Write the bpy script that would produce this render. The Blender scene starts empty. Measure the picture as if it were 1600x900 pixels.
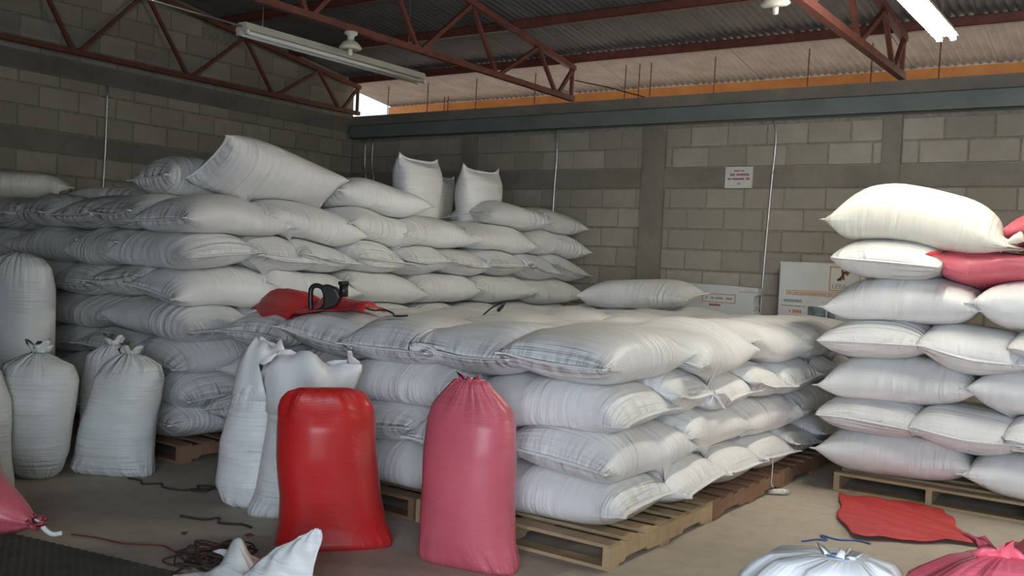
import bpy, bmesh, math, random
import numpy as np
from mathutils import Vector, Matrix
from mathutils.bvhtree import BVHTree

rnd = random.Random(11)
SC = bpy.context.scene
COL = SC.collection

# ------------------------------------------------------------------ camera
CAM_H = 1.44
PIT, ROL, YAW = -0.0287, 0.0481, 0.613
def cam_axes():
    cp, sp = math.cos(PIT), math.sin(PIT)
    fw = np.array([0, cp, sp]); up = np.array([0, -sp, cp]); rt = np.array([1., 0, 0])
    c, s = math.cos(ROL), math.sin(ROL)
    r = c*rt + s*up; u = -s*rt + c*up
    cy, sy = math.cos(YAW), math.sin(YAW)
    Rz = np.array([[cy, -sy, 0], [sy, cy, 0], [0, 0, 1]])
    return Rz@r, Rz@u, Rz@fw
RT, UP, FW = cam_axes()
cd = bpy.data.cameras.new('camera'); co = bpy.data.objects.new('camera', cd); COL.objects.link(co)
cd.sensor_width = 36; cd.lens = 36*1488/1600; cd.clip_start = 0.05; cd.clip_end = 300
co.matrix_world = Matrix(((RT[0], UP[0], -FW[0], 0), (RT[1], UP[1], -FW[1], 0), (RT[2], UP[2], -FW[2], CAM_H), (0, 0, 0, 1)))
SC.camera = co

# ------------------------------------------------------------------ sky, sun, lights, exposure
w = bpy.data.worlds.new('sky'); SC.world = w; w.use_nodes = True
wn = w.node_tree; wn.nodes.clear()
wo = wn.nodes.new('ShaderNodeOutputWorld'); wb = wn.nodes.new('ShaderNodeBackground')
sk = wn.nodes.new('ShaderNodeTexSky'); sk.sky_type = 'NISHITA'; sk.sun_disc = False
sk.sun_elevation = math.radians(48); sk.sun_rotation = math.radians(20); sk.dust_density = 2.5
wb.inputs['Strength'].default_value = 0.4
wn.links.new(sk.outputs[0], wb.inputs[0]); wn.links.new(wb.outputs[0], wo.inputs[0])

sun = bpy.data.lights.new('sun', 'SUN'); so = bpy.data.objects.new('sun', sun); COL.objects.link(so)
sun.energy = 5.5; sun.angle = math.radians(0.6); sun.color = (1, .93, .82)
so.rotation_euler = Vector((-.25, -.62, .74)).normalized().to_track_quat('Z', 'Y').to_euler()   # shines from behind the back wall
so.rotation_euler = Vector((.25, .62, .74)).normalized().to_track_quat('Z', 'Y').to_euler()
# daylight entering through the big doorway of the front wall
def area(name, loc, size, sizey, power, col, direction):
    l = bpy.data.lights.new(name, 'AREA'); l.shape = 'RECTANGLE'; l.size = size; l.size_y = sizey
    l.energy = power; l.color = col
    o = bpy.data.objects.new(name, l); COL.objects.link(o); o.location = loc
    o.rotation_euler = (-Vector(direction)).to_track_quat('Z', 'Y').to_euler()
    return o
dl = area('doorway_daylight', (1.5, -2.05, 1.5), 3.4, 2.8, 225, (.76, .87, 1.0), (-.25, 1, -.25))
dl.data.spread = math.radians(140)

vs = SC.view_settings
vs.view_transform = 'Standard'; vs.look = 'None'; vs.gamma = 1; vs.use_curve_mapping = False
vs.exposure = 0.0

# ------------------------------------------------------------------ helpers
def tag(o, label=None, cat=None, group=None, kind=None):
    if label: o['label'] = label
    if cat: o['category'] = cat
    if group: o['group'] = group
    if kind: o['kind'] = kind
    return o
def empty(name, loc, label, cat, group=None, rz=0):
    o = bpy.data.objects.new(name, None); COL.objects.link(o); o.location = loc; o.rotation_euler = (0, 0, rz)
    o.empty_display_size = .1
    return tag(o, label, cat, group)
def mesh_obj(name, me, mat=None, parent=None):
    o = bpy.data.objects.new(name, me); COL.objects.link(o)
    if mat is not None and not me.materials: me.materials.append(mat)
    if parent is not None: o.parent = parent
    return o
class MB:
    def __init__(s): s.v = []; s.f = []
    def add(s, v, f):
        n = len(s.v); s.v += [tuple(p) for p in v]; s.f += [tuple(i+n for i in q) for q in f]
    def box(s, lo, hi):
        x0, y0, z0 = lo; x1, y1, z1 = hi
        s.add([(x0,y0,z0),(x1,y0,z0),(x1,y1,z0),(x0,y1,z0),(x0,y0,z1),(x1,y0,z1),(x1,y1,z1),(x0,y1,z1)],
              [(0,3,2,1),(4,5,6,7),(0,1,5,4),(1,2,6,5),(2,3,7,6),(3,0,4,7)])
    def bar(s, a, b, wx, wz):
        a = Vector(a); b = Vector(b); d = (b-a).normalized()
        r = d.cross(Vector((0, 0, 1)))
        if r.length < .01: r = Vector((1, 0, 0))
        r.normalize(); u = r.cross(d).normalized()
        P = []
        for q in (a, b):
            for sx, sz in ((-1,-1),(1,-1),(1,1),(-1,1)): P.append(q + r*sx*wx/2 + u*sz*wz/2)
        s.add(P, [(0,1,2,3),(7,6,5,4),(0,4,5,1),(1,5,6,2),(2,6,7,3),(3,7,4,0)])
    def tube(s, pts, r, n=6):
        pts = [Vector(p) for p in pts]; k = len(pts); V = []
        prev = None
        for i, p in enumerate(pts):
            d = (pts[min(i+1, k-1)] - pts[max(i-1, 0)]).normalized()
            if prev is None:
                a = d.cross(Vector((0, 0, 1)))
                if a.length < .05: a = d.cross(Vector((1, 0, 0)))
            else: a = prev - d*prev.dot(d)
            a.normalize(); prev = a; b = d.cross(a)
            rr = r[i] if isinstance(r, (list, tuple)) else r
            for j in range(n):
                t = 2*math.pi*j/n; V.append(p + (a*math.cos(t) + b*math.sin(t))*rr)
        F = []
        for i in range(k-1):
            for j in range(n):
                F.append((i*n+j, i*n+(j+1) % n, (i+1)*n+(j+1) % n, (i+1)*n+j))
        F.append(tuple(range(n))[::-1]); F.append(tuple((k-1)*n+j for j in range(n)))
        s.add(V, F)
    def lathe(s, c, prof, n=20):
        V = []; F = []; c = Vector(c)
        for r, z in prof:
            for j in range(n):
                t = 2*math.pi*j/n; V.append(c + Vector((r*math.cos(t), r*math.sin(t), z)))
        for i in range(len(prof)-1):
            for j in range(n): F.append((i*n+j, i*n+(j+1) % n, (i+1)*n+(j+1) % n, (i+1)*n+j))
        F.append(tuple(range(n))[::-1]); F.append(tuple((len(prof)-1)*n+j for j in range(n)))
        s.add(V, F)
    def mesh(s, name):
        me = bpy.data.meshes.new(name); me.from_pydata(s.v, [], s.f); me.update()
        bm = bmesh.new(); bm.from_mesh(me); bmesh.ops.recalc_face_normals(bm, faces=bm.faces); bm.to_mesh(me); bm.free()
        return me
    def obj(s, name, mat, parent=None, smooth=False):
        me = s.mesh(name)
        if smooth: me.polygons.foreach_set('use_smooth', [True]*len(me.polygons))
        return mesh_obj(name, me, mat, parent)
def spline(pts, n=6):
    P = [Vector(p) for p in pts]; P = [P[0]] + P + [P[-1]]; out = []
    for i in range(1, len(P)-2):
        for k in range(n):
            t = k/n
            out.append(.5*((2*P[i]) + (P[i+1]-P[i-1])*t + (2*P[i-1]-5*P[i]+4*P[i+1]-P[i+2])*t*t + (3*P[i]-P[i-1]-3*P[i+1]+P[i+2])*t**3))
    out.append(P[-2]); return out

# ------------------------------------------------------------------ materials
class NT:
    def __init__(s, name):
        s.m = bpy.data.materials.new(name); s.m.use_nodes = True; s.t = s.m.node_tree
        s.b = s.t.nodes['Principled BSDF']
    def n(s, typ, **kw):
        nd = s.t.nodes.new(typ)
        for k, v in kw.items():
            if k.startswith('_'): setattr(nd, k[1:], v)
            else: nd.inputs[k.replace('__', ' ')].default_value = v
        return nd
    def l(s, a, b): s.t.links.new(a, b)
    def math(s, op, a, b=None):
        nd = s.n('ShaderNodeMath', _operation=op)
        for i, q in enumerate((a, b)):
            if q is None: continue
            if isinstance(q, (int, float)): nd.inputs[i].default_value = q
            else: s.l(q, nd.inputs[i])
        return nd.outputs[0]
    def mix(s, f, a, b):
        nd = s.n('ShaderNodeMix', _data_type='RGBA')
        for sock, q in ((nd.inputs[0], f), (nd.inputs[6], a), (nd.inputs[7], b)):
            if isinstance(q, (int, float)): sock.default_value = q
            elif isinstance(q, tuple): sock.default_value = (*q, 1) if len(q) == 3 else q
            else: s.l(q, sock)
        return nd.outputs[2]
    def ramp(s, f, stops):
        nd = s.n('ShaderNodeValToRGB'); s.l(f, nd.inputs[0]); e = nd.color_ramp.elements
        while len(e) < len(stops): e.new(.5)
        for i, (p, c) in enumerate(stops): e[i].position = p; e[i].color = (*c, 1) if isinstance(c, tuple) else (c, c, c, 1)
        return nd.outputs[0]
    def noise(s, vec, scale, detail=3, rough=.5):
        nd = s.n('ShaderNodeTexNoise', Scale=scale, Detail=detail, Roughness=rough)
        if vec is not None: s.l(vec, nd.inputs['Vector'])
        return nd.outputs[0]
    def mapping(s, vec, sc):
        nd = s.n('ShaderNodeMapping'); nd.inputs['Scale'].default_value = sc; s.l(vec, nd.inputs['Vector']); return nd.outputs[0]
    def bump(s, h, strength, dist):
        nd = s.n('ShaderNodeBump', Strength=strength, Distance=dist); s.l(h, nd.inputs['Height']); s.l(nd.outputs[0], s.b.inputs['Normal'])
    def set(s, **kw):
        for k, v in kw.items(): s.b.inputs[k.replace('__', ' ')].default_value = v
        return s

def sack_mat(name, base, dark, rough=.42, rib=.25, spec=.5, wr=1.0):
    t = NT(name); uv = t.n('ShaderNodeTexCoord').outputs['UV']; oi = t.n('ShaderNodeObjectInfo')
    ob = t.n('ShaderNodeTexCoord').outputs['Object']
    sp = t.n('ShaderNodeSeparateXYZ'); t.l(uv, sp.inputs[0])
    # random shift per sack
    add = t.n('ShaderNodeVectorMath', _operation='ADD'); t.l(uv, add.inputs[0])
    cmb = t.n('ShaderNodeCombineXYZ'); t.l(oi.outputs['Random'], cmb.inputs[2]); t.l(oi.outputs['Random'], cmb.inputs[0])
    t.l(cmb.outputs[0], add.inputs[1])
    v = add.outputs[0]
    sc = t.n('ShaderNodeVectorMath', _operation='MULTIPLY'); t.l(v, sc.inputs[0]); sc.inputs[1].default_value = (1, 1, 40)
    v = sc.outputs[0]
    pleat = t.noise(t.mapping(v, (26, 2.2, 1)), 1, 2)
    ring = t.noise(t.mapping(v, (2.5, 34, 1)), 1, 3)
    big = t.noise(t.mapping(v, (3, 4, 1)), 1, 2)
    e = t.math('ABSOLUTE', t.math('SUBTRACT', sp.outputs[1], .5)); e = t.math('MULTIPLY', e, 2); e3 = t.math('POWER', e, 3.5)
    mask = t.math('GREATER_THAN', big, .0)
    m2 = t.ramp(big, [(.42, 0.12), (.68, 1.0)])
    h = t.math('ADD', t.math('MULTIPLY', pleat, t.math('MULTIPLY', e3, 1.5)), t.math('MULTIPLY', t.math('MULTIPLY', ring, m2), .8))
    wv = t.n('ShaderNodeTexWave', Scale=70.0, Distortion=1.5, _bands_direction='Y'); wv.inputs['Detail'].default_value = 1; t.l(v, wv.inputs['Vector'])
    h = t.math('ADD', h, t.math('MULTIPLY', wv.outputs['Fac'], rib*.12))
    t.bump(h, .9*wr, .04)
    dirt = t.noise(ob, 3.0, 4, .6)
    c = t.mix(t.ramp(dirt, [(.35, 0.0), (.75, .55)]), base, dark)
    c2 = t.mix(t.math('MULTIPLY', t.ramp(ring, [(.3, 0.0), (.8, 1.0)]), .22), c, dark)
    hsv = t.n('ShaderNodeHueSaturation'); t.l(c2, hsv.inputs['Color'])
    t.l(t.math('ADD', t.math('MULTIPLY', oi.outputs['Random'], .14), .92), hsv.inputs['Value'])
    t.l(hsv.outputs[0], t.b.inputs['Base Color'])
    t.set(Roughness=rough); t.b.inputs['Specular IOR Level'].default_value = spec
    return t.m
M = {}
M['white'] = sack_mat('white_woven_plastic', (.84, .835, .82), (.66, .65, .63), rib=.0)
M['white_soft'] = sack_mat('white_soft_plastic', (.86, .86, .85), (.70, .70, .69), .45, rib=.0, wr=.3)
M['pink_soft'] = sack_mat('pink_soft_plastic', (.78, .15, .20), (.60, .09, .135), .42, rib=.1, wr=.35)
M['grey'] = sack_mat('shade_greyed_woven_plastic', (.74, .75, .72), (.56, .57, .54), .5, rib=.0)  # white sack plastic greyed, shade of the dim left side put into the colour
M['cream'] = sack_mat('cream_woven_plastic', (.84, .82, .72), (.66, .63, .54), .45, rib=.0)
M['red'] = sack_mat('red_woven_plastic', (.80, .022, .022), (.58, .014, .016), .34, .8, .8, .6)
M['pink'] = sack_mat('pink_woven_plastic', (.78, .15, .20), (.60, .09, .135), .38, .5, .8, .7)
for q in ('red', 'pink'):
    b_ = M[q].node_tree.nodes['Principled BSDF']; b_.inputs['Coat Weight'].default_value = .45; b_.inputs['Coat Roughness'].default_value = .28
M['redcloth'] = sack_mat('red_empty_sack_plastic', (.62, .05, .05), (.45, .025, .03), .35, .3, .5, .8)
def simple(name, col, rough=.6, metal=0, nscale=0, col2=None, bump=0, spec=.5, dist=.005):
    t = NT(name); t.set(Roughness=rough, Metallic=metal); t.b.inputs['Base Color'].default_value = (*col, 1)
    t.b.inputs['Specular IOR Level'].default_value = spec
    if nscale:
        ob = t.n('ShaderNodeTexCoord').outputs['Object']; nz = t.noise(ob, nscale, 5, .6)
        if col2: t.l(t.mix(t.ramp(nz, [(.35, 0.), (.7, 1.)]), col, col2), t.b.inputs['Base Color'])
        if bump: t.bump(nz, bump, dist)
    return t.m
M['seam'] = simple('white_stitched_seam', (.86, .86, .84), .5, 0, 60, (.7, .7, .68), .3)
M['redseam'] = simple('red_stitched_seam', (.6, .04, .05), .5)
M['rust'] = simple('red_oxide_paint', (.19, .055, .038), .6, 0, 9, (.10, .035, .026), .2)
M['orange'] = simple('red_oxide_sun_bounce', (.62, .27, .08), .6, 0, 6, (.5, .2, .06))  # red oxide shifted to orange, sun bounce put into the colour
M['greymetal'] = simple('grey_enamel', (.17, .2, .19), .38, 0, 3, (.13, .155, .15), .05, .6)
M['galv'] = simple('galvanised_conduit', (.6, .6, .6), .3, .9)
M['enamel'] = simple('white_lamp_enamel', (.72, .7, .6), .4, 0, 5, (.6, .58, .48))
M['dark'] = simple('dark_slot', (.03, .03, .03), .6)
M['black'] = simple('black_plastic', (.012, .012, .012), .38, 0, 20, (.02, .02, .02), .1)
M['rubber'] = simple('black_rubber_mat', (.045, .045, .04), .8, 0, 8, (.085, .08, .068), .3)
M['twine_dark'] = simple('dark_twine', (.05, .035, .025), .9)
M['twine_red'] = simple('red_twine', (.17, .03, .025), .8)
M['twine_white'] = simple('white_twine', (.8, .8, .78), .8)
M['twine_blue'] = simple('blue_twine', (.08, .16, .4), .7)
M['twine_green'] = simple('green_twine', (.03, .2, .14), .7)
M['paper'] = simple('white_card', (.62, .63, .61), .6, 0, 4, (.55, .56, .54))
M['print_orange'] = simple('orange_print', (.6, .2, .12), .6)
M['print_brown'] = simple('brown_print', (.2, .09, .04), .6)
M['print_gold'] = simple('gold_print', (.48, .34, .16), .6)
M['print_grey'] = simple('grey_print', (.28, .27, .26), .6)
M['print_photo'] = simple('dark_photo_print', (.07, .1, .12), .5, 0, 14, (.28, .33, .35))
M['print_red'] = simple('red_print', (.3, .08, .1), .6)
M['signwhite'] = simple('sign_sheet', (.62, .62, .58), .35, 0, 6, (.5, .5, .47))
M['mortar'] = simple('mortar', (.30, .27, .22), .9, 0, 20, (.18, .165, .14), .3)
M['sheet'] = simple('corrugated_zinc', (.19, .18, .17), .6, .15, 3, (.12, .115, .11), .1)
M['eavesheet'] = M['sheet']
M['ground'] = simple('sandy_ground', (.62, .5, .38), .95, 0, 2, (.5, .4, .3), .2)
def t_block():
    t = NT('concrete_block'); ob = t.n('ShaderNodeTexCoord').outputs['Object']; oi = t.n('ShaderNodeObjectInfo')
    geo = t.n('ShaderNodeNewGeometry').outputs['Position']
    nz = t.noise(geo, 7, 6, .65); fine = t.noise(geo, 90, 3, .7); stain = t.noise(geo, .9, 3, .5)
    c = t.mix(oi.outputs['Random'], (.29, .262, .215), (.42, .385, .32))
    c = t.mix(t.ramp(nz, [(.3, 0.), (.75, .5)]), c, (.24, .215, .175))
    c = t.mix(t.ramp(stain, [(.42, 0.), (.7, .35)]), c, (.25, .2, .15))
    t.l(c, t.b.inputs['Base Color']); t.set(Roughness=.92); t.bump(t.math('ADD', nz, t.math('MULTIPLY', fine, .6)), .45, .006)
    return t.m
M['block'] = t_block()
def t_conc(name, a, b, s=.8):
    t = NT(name); geo = t.n('ShaderNodeNewGeometry').outputs['Position']
    n1 = t.noise(geo, s, 5, .6); n2 = t.noise(geo, 9, 6, .7); n3 = t.noise(geo, 60, 3, .6)
    c = t.mix(t.ramp(n1, [(.35, 0.), (.68, 1.)]), a, b)
    c = t.mix(t.ramp(n2, [(.48, 0.), (.8, .5)]), c, tuple(q*.62 for q in b))
    t.l(c, t.b.inputs['Base Color']); t.set(Roughness=.82); t.bump(t.math('ADD', n2, t.math('MULTIPLY', n3, .4)), .3, .006)
    return t.m
M['floor'] = t_conc('dusty_concrete_floor', (.46, .40, .32), (.36, .31, .25))
M['concrete'] = t_conc('cast_concrete', (.24, .215, .175), (.18, .16, .13), 2)
def t_wood(name, a, b):
    t = NT(name); ob = t.n('ShaderNodeTexCoord').outputs['Object']; oi = t.n('ShaderNodeObjectInfo')
    nz = t.noise(t.mapping(ob, (3, 3, 40)), 1, 4); n2 = t.noise(ob, 12, 4)
    c = t.mix(nz, a, b); c = t.mix(t.ramp(n2, [(.5, 0.), (.8, .5)]), c, tuple(q*.55 for q in b))
    hsv = t.n('ShaderNodeHueSaturation'); t.l(c, hsv.inputs['Color']); t.l(t.math('ADD', t.math('MULTIPLY', oi.outputs['Random'], .3), .8), hsv.inputs['Value'])
    t.l(hsv.outputs[0], t.b.inputs['Base Color']); t.set(Roughness=.75); t.bump(nz, .2, .003); return t.m
M['wood'] = t_wood('pallet_pine', (.50, .37, .22), (.38, .27, .15))
M['wooddark'] = t_wood('weathered_pallet_wood', (.30, .17, .10), (.20, .11, .065))
def emis(name, col, s):
    t = NT(name); t.set(Roughness=.4); t.b.inputs['Emission Color'].default_value = (*col, 1); t.b.inputs['Emission Strength'].default_value = s
    t.b.inputs['Base Color'].default_value = (.9, .9, .9, 1); return t.m
TUBE_EMIT = 120
M['tube_on'] = emis('lit_tube', (1, .95, .82), TUBE_EMIT)
M['tube_off'] = simple('unlit_tube', (.75, .74, .68), .25)

# ------------------------------------------------------------------ the shell
XL, XR, YB, YF = -9.2, 5.0, 9.2, -2.1
WT = 3.26
def roofz(y): return 3.66 + .14*(9.2 - y) if y > 3.55 else 3.66 + .14*(9.2-3.55) - .14*(3.55 - y)
mb = MB(); mb.box((XL-.2, YF-.2, -.12), (XR+.2, YB+.2, 0)); tag(mb.obj('floor', M['floor']), kind='structure')
mb = MB(); mb.box((-60, -60, -.3), (60, 60, -.125)); tag(mb.obj('ground', M['ground']), kind='structure')
mb = MB(); mb.box((XL-.2, YB+.008, 0), (XR+.2, YB+.2, WT)); wall_b = tag(mb.obj('wall_back', M['mortar']), kind='structure')
def gable(x0, x1, name, mat):
    mb = MB(); P = []
    pr = [(YF, 0), (YB, 0), (YB, roofz(YB)+.085), (3.55, roofz(3.55)+.085), (YF, roofz(YF)+.085)]
    for x in (x0, x1): P += [(x, y, z) for y, z in pr]
    n = 5; mb.add(P, [tuple(range(n)), tuple(range(n, 2*n))[::-1]] + [(i, (i+1) % n, n+(i+1) % n, n+i) for i in range(n)])
    return tag(mb.obj(name, mat), kind='structure')
wall_l = gable(XL-.2, XL-.008, 'wall_left', M['mortar'])
wall_r = gable(XR, XR+.2, 'wall_right', M['concrete'])
mb = MB()   # front wall behind the camera with the big doorway
mb.box((XL, YF-.2, 0), (-.3, YF, 3.5)); mb.box((3.3, YF-.2, 0), (XR, YF, 3.5)); mb.box((-.3, YF-.2, 3.0), (3.3, YF, 3.5))
tag(mb.obj('wall_front', M['concrete']), kind='structure')

# concrete blocks, each its own object
def block_mesh(L, H):
    c = .005; d = .004; mb = MB(); x, z = L/2, H/2
    V = [(-x, 0, -z), (x, 0, -z), (x, 0, z), (-x, 0, z), (-x+c, -d, -z+c), (x-c, -d, -z+c), (x-c, -d, z-c), (-x+c, -d, z-c)]
    mb.add(V, [(4,5,6,7)[::-1], (0,1,5,4), (1,2,6,5), (2,3,7,6), (3,0,4,7)])
    V = [(p[0], p[1]+.014 if p[1] == 0 else p[1], p[2]) for p in mb.v]; mb.v = V
    return mb.mesh('block')
bcache = {}
def get_block(L, H):
    k = (round(L, 2), round(H, 3))
    if k not in bcache: bcache[k] = block_mesh(*k); bcache[k].materials.append(M['block'])
    return bcache[k]
CH = .2133; Z0 = 2.283 - 10*CH      # course lines measured on the photo
def lay(parent, u0, u1, rows, place, limit, skip=()):
    spots = []
    for r in rows:
        z = Z0 + r*CH; u = u0 - (.205 if r % 2 else 0)
        while u < u1:
            a, b = max(u, u0), min(u+.41, u1); u += .41
            segs = [(a, b)]
            for s0, s1 in skip:
                nn = []
                for a, b in segs:
                    if b <= s0 or a >= s1: nn.append((a, b)); continue
                    if a < s0: nn.append((a, s0))
                    if b > s1: nn.append((s1, b))
                segs = nn
            for a, b in segs:
                if b-a > .05: spots.append((a, b, z))
    return spots
pil = [(-4.82, -4.56), (-2.345, -2.18), (-7.3, -7.08), (.1, .3)]
def put_blocks(parent, spots, place, order):
    spots = sorted(spots, key=order)
    rest = MB()
    for i, (a, b, z) in enumerate(spots):
        L = b-a-.012; H = CH-.013
        if i < 298:
            o = mesh_obj('block', get_block(L, H), None, parent); p, rz = place((a+b)/2, z+CH/2)
            o.location = (p[0], p[1], p[2]); o.rotation_euler = (0, 0, rz)
        else:
            m = get_block(L, H); p, rz = place((a+b)/2, z+CH/2); R = Matrix.Rotation(rz, 3, 'Z')
            rest.add([R @ v.co + Vector(p) for v in m.vertices], [tuple(q.vertices) for q in m.polygons])
    if rest.v: tag(rest.obj('block_courses', M['block'], parent), kind='stuff')
sp = lay(wall_b, XL, XR, [r for r in range(-1, 13) if r != 10 and r >= 0], None, 0, pil)
put_blocks(wall_b, sp, lambda u, z: ((u, YB, z), 0), lambda s: (0 if (s[2] > .95 and s[0] < 0) else 5, abs(s[0]+3.5)))
sp = lay(wall_l, 0, YB, [r for r in range(5, 19) if r != 10], None, 0, ())
sp = [s for s in sp if s[2]+CH < roofz(s[1])+.0 and s[2]+CH < roofz(s[0])+.0]
sp = [s for s in sp if not (WT-.22 < s[2]+CH/2 < WT-.02)]
put_blocks(wall_l, sp, lambda u, z: ((XL, u, z), math.pi/2), lambda s: (0 if (s[2] > 1.6 and s[0] > 3.2) else 5, -s[0]))
# concrete bond beams and pilasters
mb = MB(); mb.box((XL, YB-.014, 2.289), (XR, YB+.01, 2.490)); mb.obj('bond_beam', M['concrete'], wall_b)
mb = MB(); mb.box((XL, YB-.02, 3.0), (XR, YB+.01, WT)); mb.obj('bond_beam', M['concrete'], wall_b)
mb = MB(); mb.box((XL-.01, 0, 2.289), (XL+.014, YB-.02, 2.490)); mb.obj('bond_beam', M['concrete'], wall_l)
mb = MB(); mb.box((XL-.01, 0, WT-.22), (XL+.02, YB-.02, WT-.03)); mb.obj('bond_beam', M['concrete'], wall_l)
for a, b in pil:
    mb = MB(); mb.box((a, YB-.03, 0), (b, YB+.01, 3.0)); mb.obj('pilaster', M['concrete'], wall_b)

# corrugated roof sheets
roof = bpy.data.objects.new('ceiling', None); COL.objects.link(roof); tag(roof, kind='structure')
def sheet_mesh(W, ya, yb):
    mb = MB(); n = int(W/.076*6); V = []; F = []
    ys = [ya + (yb-ya)*k/8 for k in range(9)]
    for y in ys:
        for i in range(n+1):
            x = W*i/n; V.append((x, y, roofz(y)+.105 + .011*math.sin(2*math.pi*x/.076)))
    for j in range(8):
        for i in range(n): a = j*(n+1)+i; F.append((a, a+1, a+n+2, a+n+1))
    mb.add(V, F); me = mb.mesh('roof_sheet'); me.polygons.foreach_set('use_smooth', [True]*len(me.polygons)); me.materials.append(M['sheet']); return me
sm = sheet_mesh(.836, 3.55, 10.42); sm2 = sheet_mesh(.836, 3.55, -3.2)
x = -9.62; k = 0
while x < 5.2:
    for m_ in (sm, sm2):
        o = mesh_obj('roof_sheet', m_, None, roof); o.location = (x, 0, .004*(k % 2))
    x += .8; k += 1
mb = MB(); mb.bar((-9.3, 3.55, roofz(3.55)+.13), (5.3, 3.55, roofz(3.55)+.13), .5, .01); mb.obj('ridge_cap', M['sheet'], roof)

# purlins
pl = [(9.1, 'rust', 'lowest red oxide purlin just inside the back wall under the roof sheets'),
      (8.05, 'rust', 'second red oxide purlin up from the back wall'), (7.0, 'rust', 'third red oxide purlin up from the back wall'),
      (5.95, 'rust', 'fourth red oxide purlin up from the back wall'), (4.9, 'rust', 'fifth red oxide purlin up from the back wall'), (3.8, 'rust', 'red oxide purlin next to the roof ridge'),
      (10.3, 'orange', 'eave purlin outside the back wall, orange sun bounce in its colour')]
for y, m_, lb in pl:
    mb = MB(); z = roofz(y); x0, x1 = -9.19, XR
    if y > 9.3: x0 = -9.6; x1 = XR+.2; mb.box((x0, y, z-.04), (x1, y+.05, z+.078))
    else:
        mb.box((x0, y-.03, z+.001), (x1, y+.03, z+.006)); mb.box((x0, y-.03, z+.086), (x1, y+.03, z+.091)); mb.box((x0, y-.03, z), (x1, y-.024, z+.09))
    tag(mb.obj('purlin', M[m_]), lb, 'purlin')

# roof trusses
def truss(x, label, thin=1.0):
    t = empty('roof_truss', (x, YB-.1, WT), label, 'truss')
    def P(y, z): return (0, y-(YB-.1), z-WT)
    zb = WT+.03; top = lambda y: roofz(y)-.035
    w = .055*thin
    mb = MB(); mb.bar(P(9.16, zb), P(-2.08, zb), w, w); mb.obj('bottom_chord', M['rust'], t)
    mb = MB(); mb.bar(P(9.16, top(9.16)), P(3.55, top(3.55)), w, w); mb.obj('top_chord', M['rust'], t)
    mb = MB(); mb.bar(P(-2.0, top(-2.0)), P(3.55, top(3.55)), w, w); mb.obj('top_chord', M['rust'], t)
    wd = .034*thin
    ys_b = [8.82, 7.72, 6.52, 5.2, 3.85]; ys_t = [9.12, 8.42, 7.25, 5.95, 4.6, 3.55]
    segs = [((9.12, zb), (9.12, top(9.12)))]
    for i, b in enumerate(ys_b):
        for tt in (ys_t[i], ys_t[i+1]): segs.append(((b + (.04 if tt > b else -.04), zb), (tt, top(tt))))
    for a, b in segs:
        mb = MB(); mb.bar(P(a[0], a[1]+w*.4), P(b[0], b[1]-w*.4), wd, wd*1.1); mb.obj('web_bar', M['rust'], t)
        if a[0] > 8.9 and a[0] == b[0]: continue
    for i, b in enumerate([y for y in ys_b if y > 3.56]):
        b2 = 7.1-b
        if b2 < -2: continue
        for tt in (ys_t[i], ys_t[i+1]):
            mb = MB(); mb.bar(P(b2, zb+w*.4), P(max(7.1-tt, -2.0), top(7.1-tt)-w*.4), wd, wd*1.1); mb.obj('web_bar', M['rust'], t)
truss(-9.06, 'red oxide steel truss running against the dark left block wall', .9)
truss(-5.73, 'red oxide steel truss over the tall stack, its end on the back wall')
truss(-2.2, 'red oxide steel truss at upper right beside the lit tube lamp', 1.15)
truss(1.3, 'red oxide steel truss farthest right, above and right of the camera')
# thin rods standing on the wall top
RW = ['first', 'second', 'third', 'fourth', 'fifth', 'sixth', 'seventh', 'eighth', 'ninth', 'tenth', 'eleventh', 'twelfth', 'thirteenth', 'fourteenth']
for i, x in enumerate([-8.68, -8.0, -7.72, -7.66, -7.22, -6.35, -5.15, -4.98, -4.84, -4.1, -3.12, -2.52, -1.92, -1.1]):
    hh = .2 if x in (-7.72, -7.66) else roofz(9.24)-WT
    mb = MB(); mb.tube([(x, 9.3, WT-.002), (x+.004, 9.3, WT+hh)], .006, 6)
    tag(mb.obj('steel_rod', M['rust']), f'thin rusty rod standing on the back wall top, {RW[i]} from the left corner', 'rod', 'rods on the back wall top')
mb = MB(); mb.tube([(-5.72, 9.17, 3.5), (-5.3, 9.2, 3.40), (-4.85, 9.2, WT+.008)], .008, 6)
tag(mb.obj('stay_rod', M['rust']), 'thin slanting stay rod from truss end down to the wall top', 'rod')

# grey metal trunking along the back wall
e = empty('wall_beam', (-9.1, YB-.03, 2.95), 'long grey enamelled metal beam fixed along the top of the back wall', 'beam')
mb = MB(); mb.box((0, -.12, 0), (XR+9.1, -.1, .165)); mb.box((0, -.12, .16), (XR+9.1, 0.01, .165)); mb.box((0, -.12, 0), (XR+9.1, 0.01, .004)); mb.box((0, -.12, 0), (.004, 0.01, .165)); mb.obj('beam_body', M['greymetal'], e)
for xx in (3.15, 6.2, 9.3):
    mb = MB(); mb.box((xx, -.123, .002), (xx+.03, -.1, .163)); mb.obj('joint_plate', M['greymetal'], e)
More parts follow.
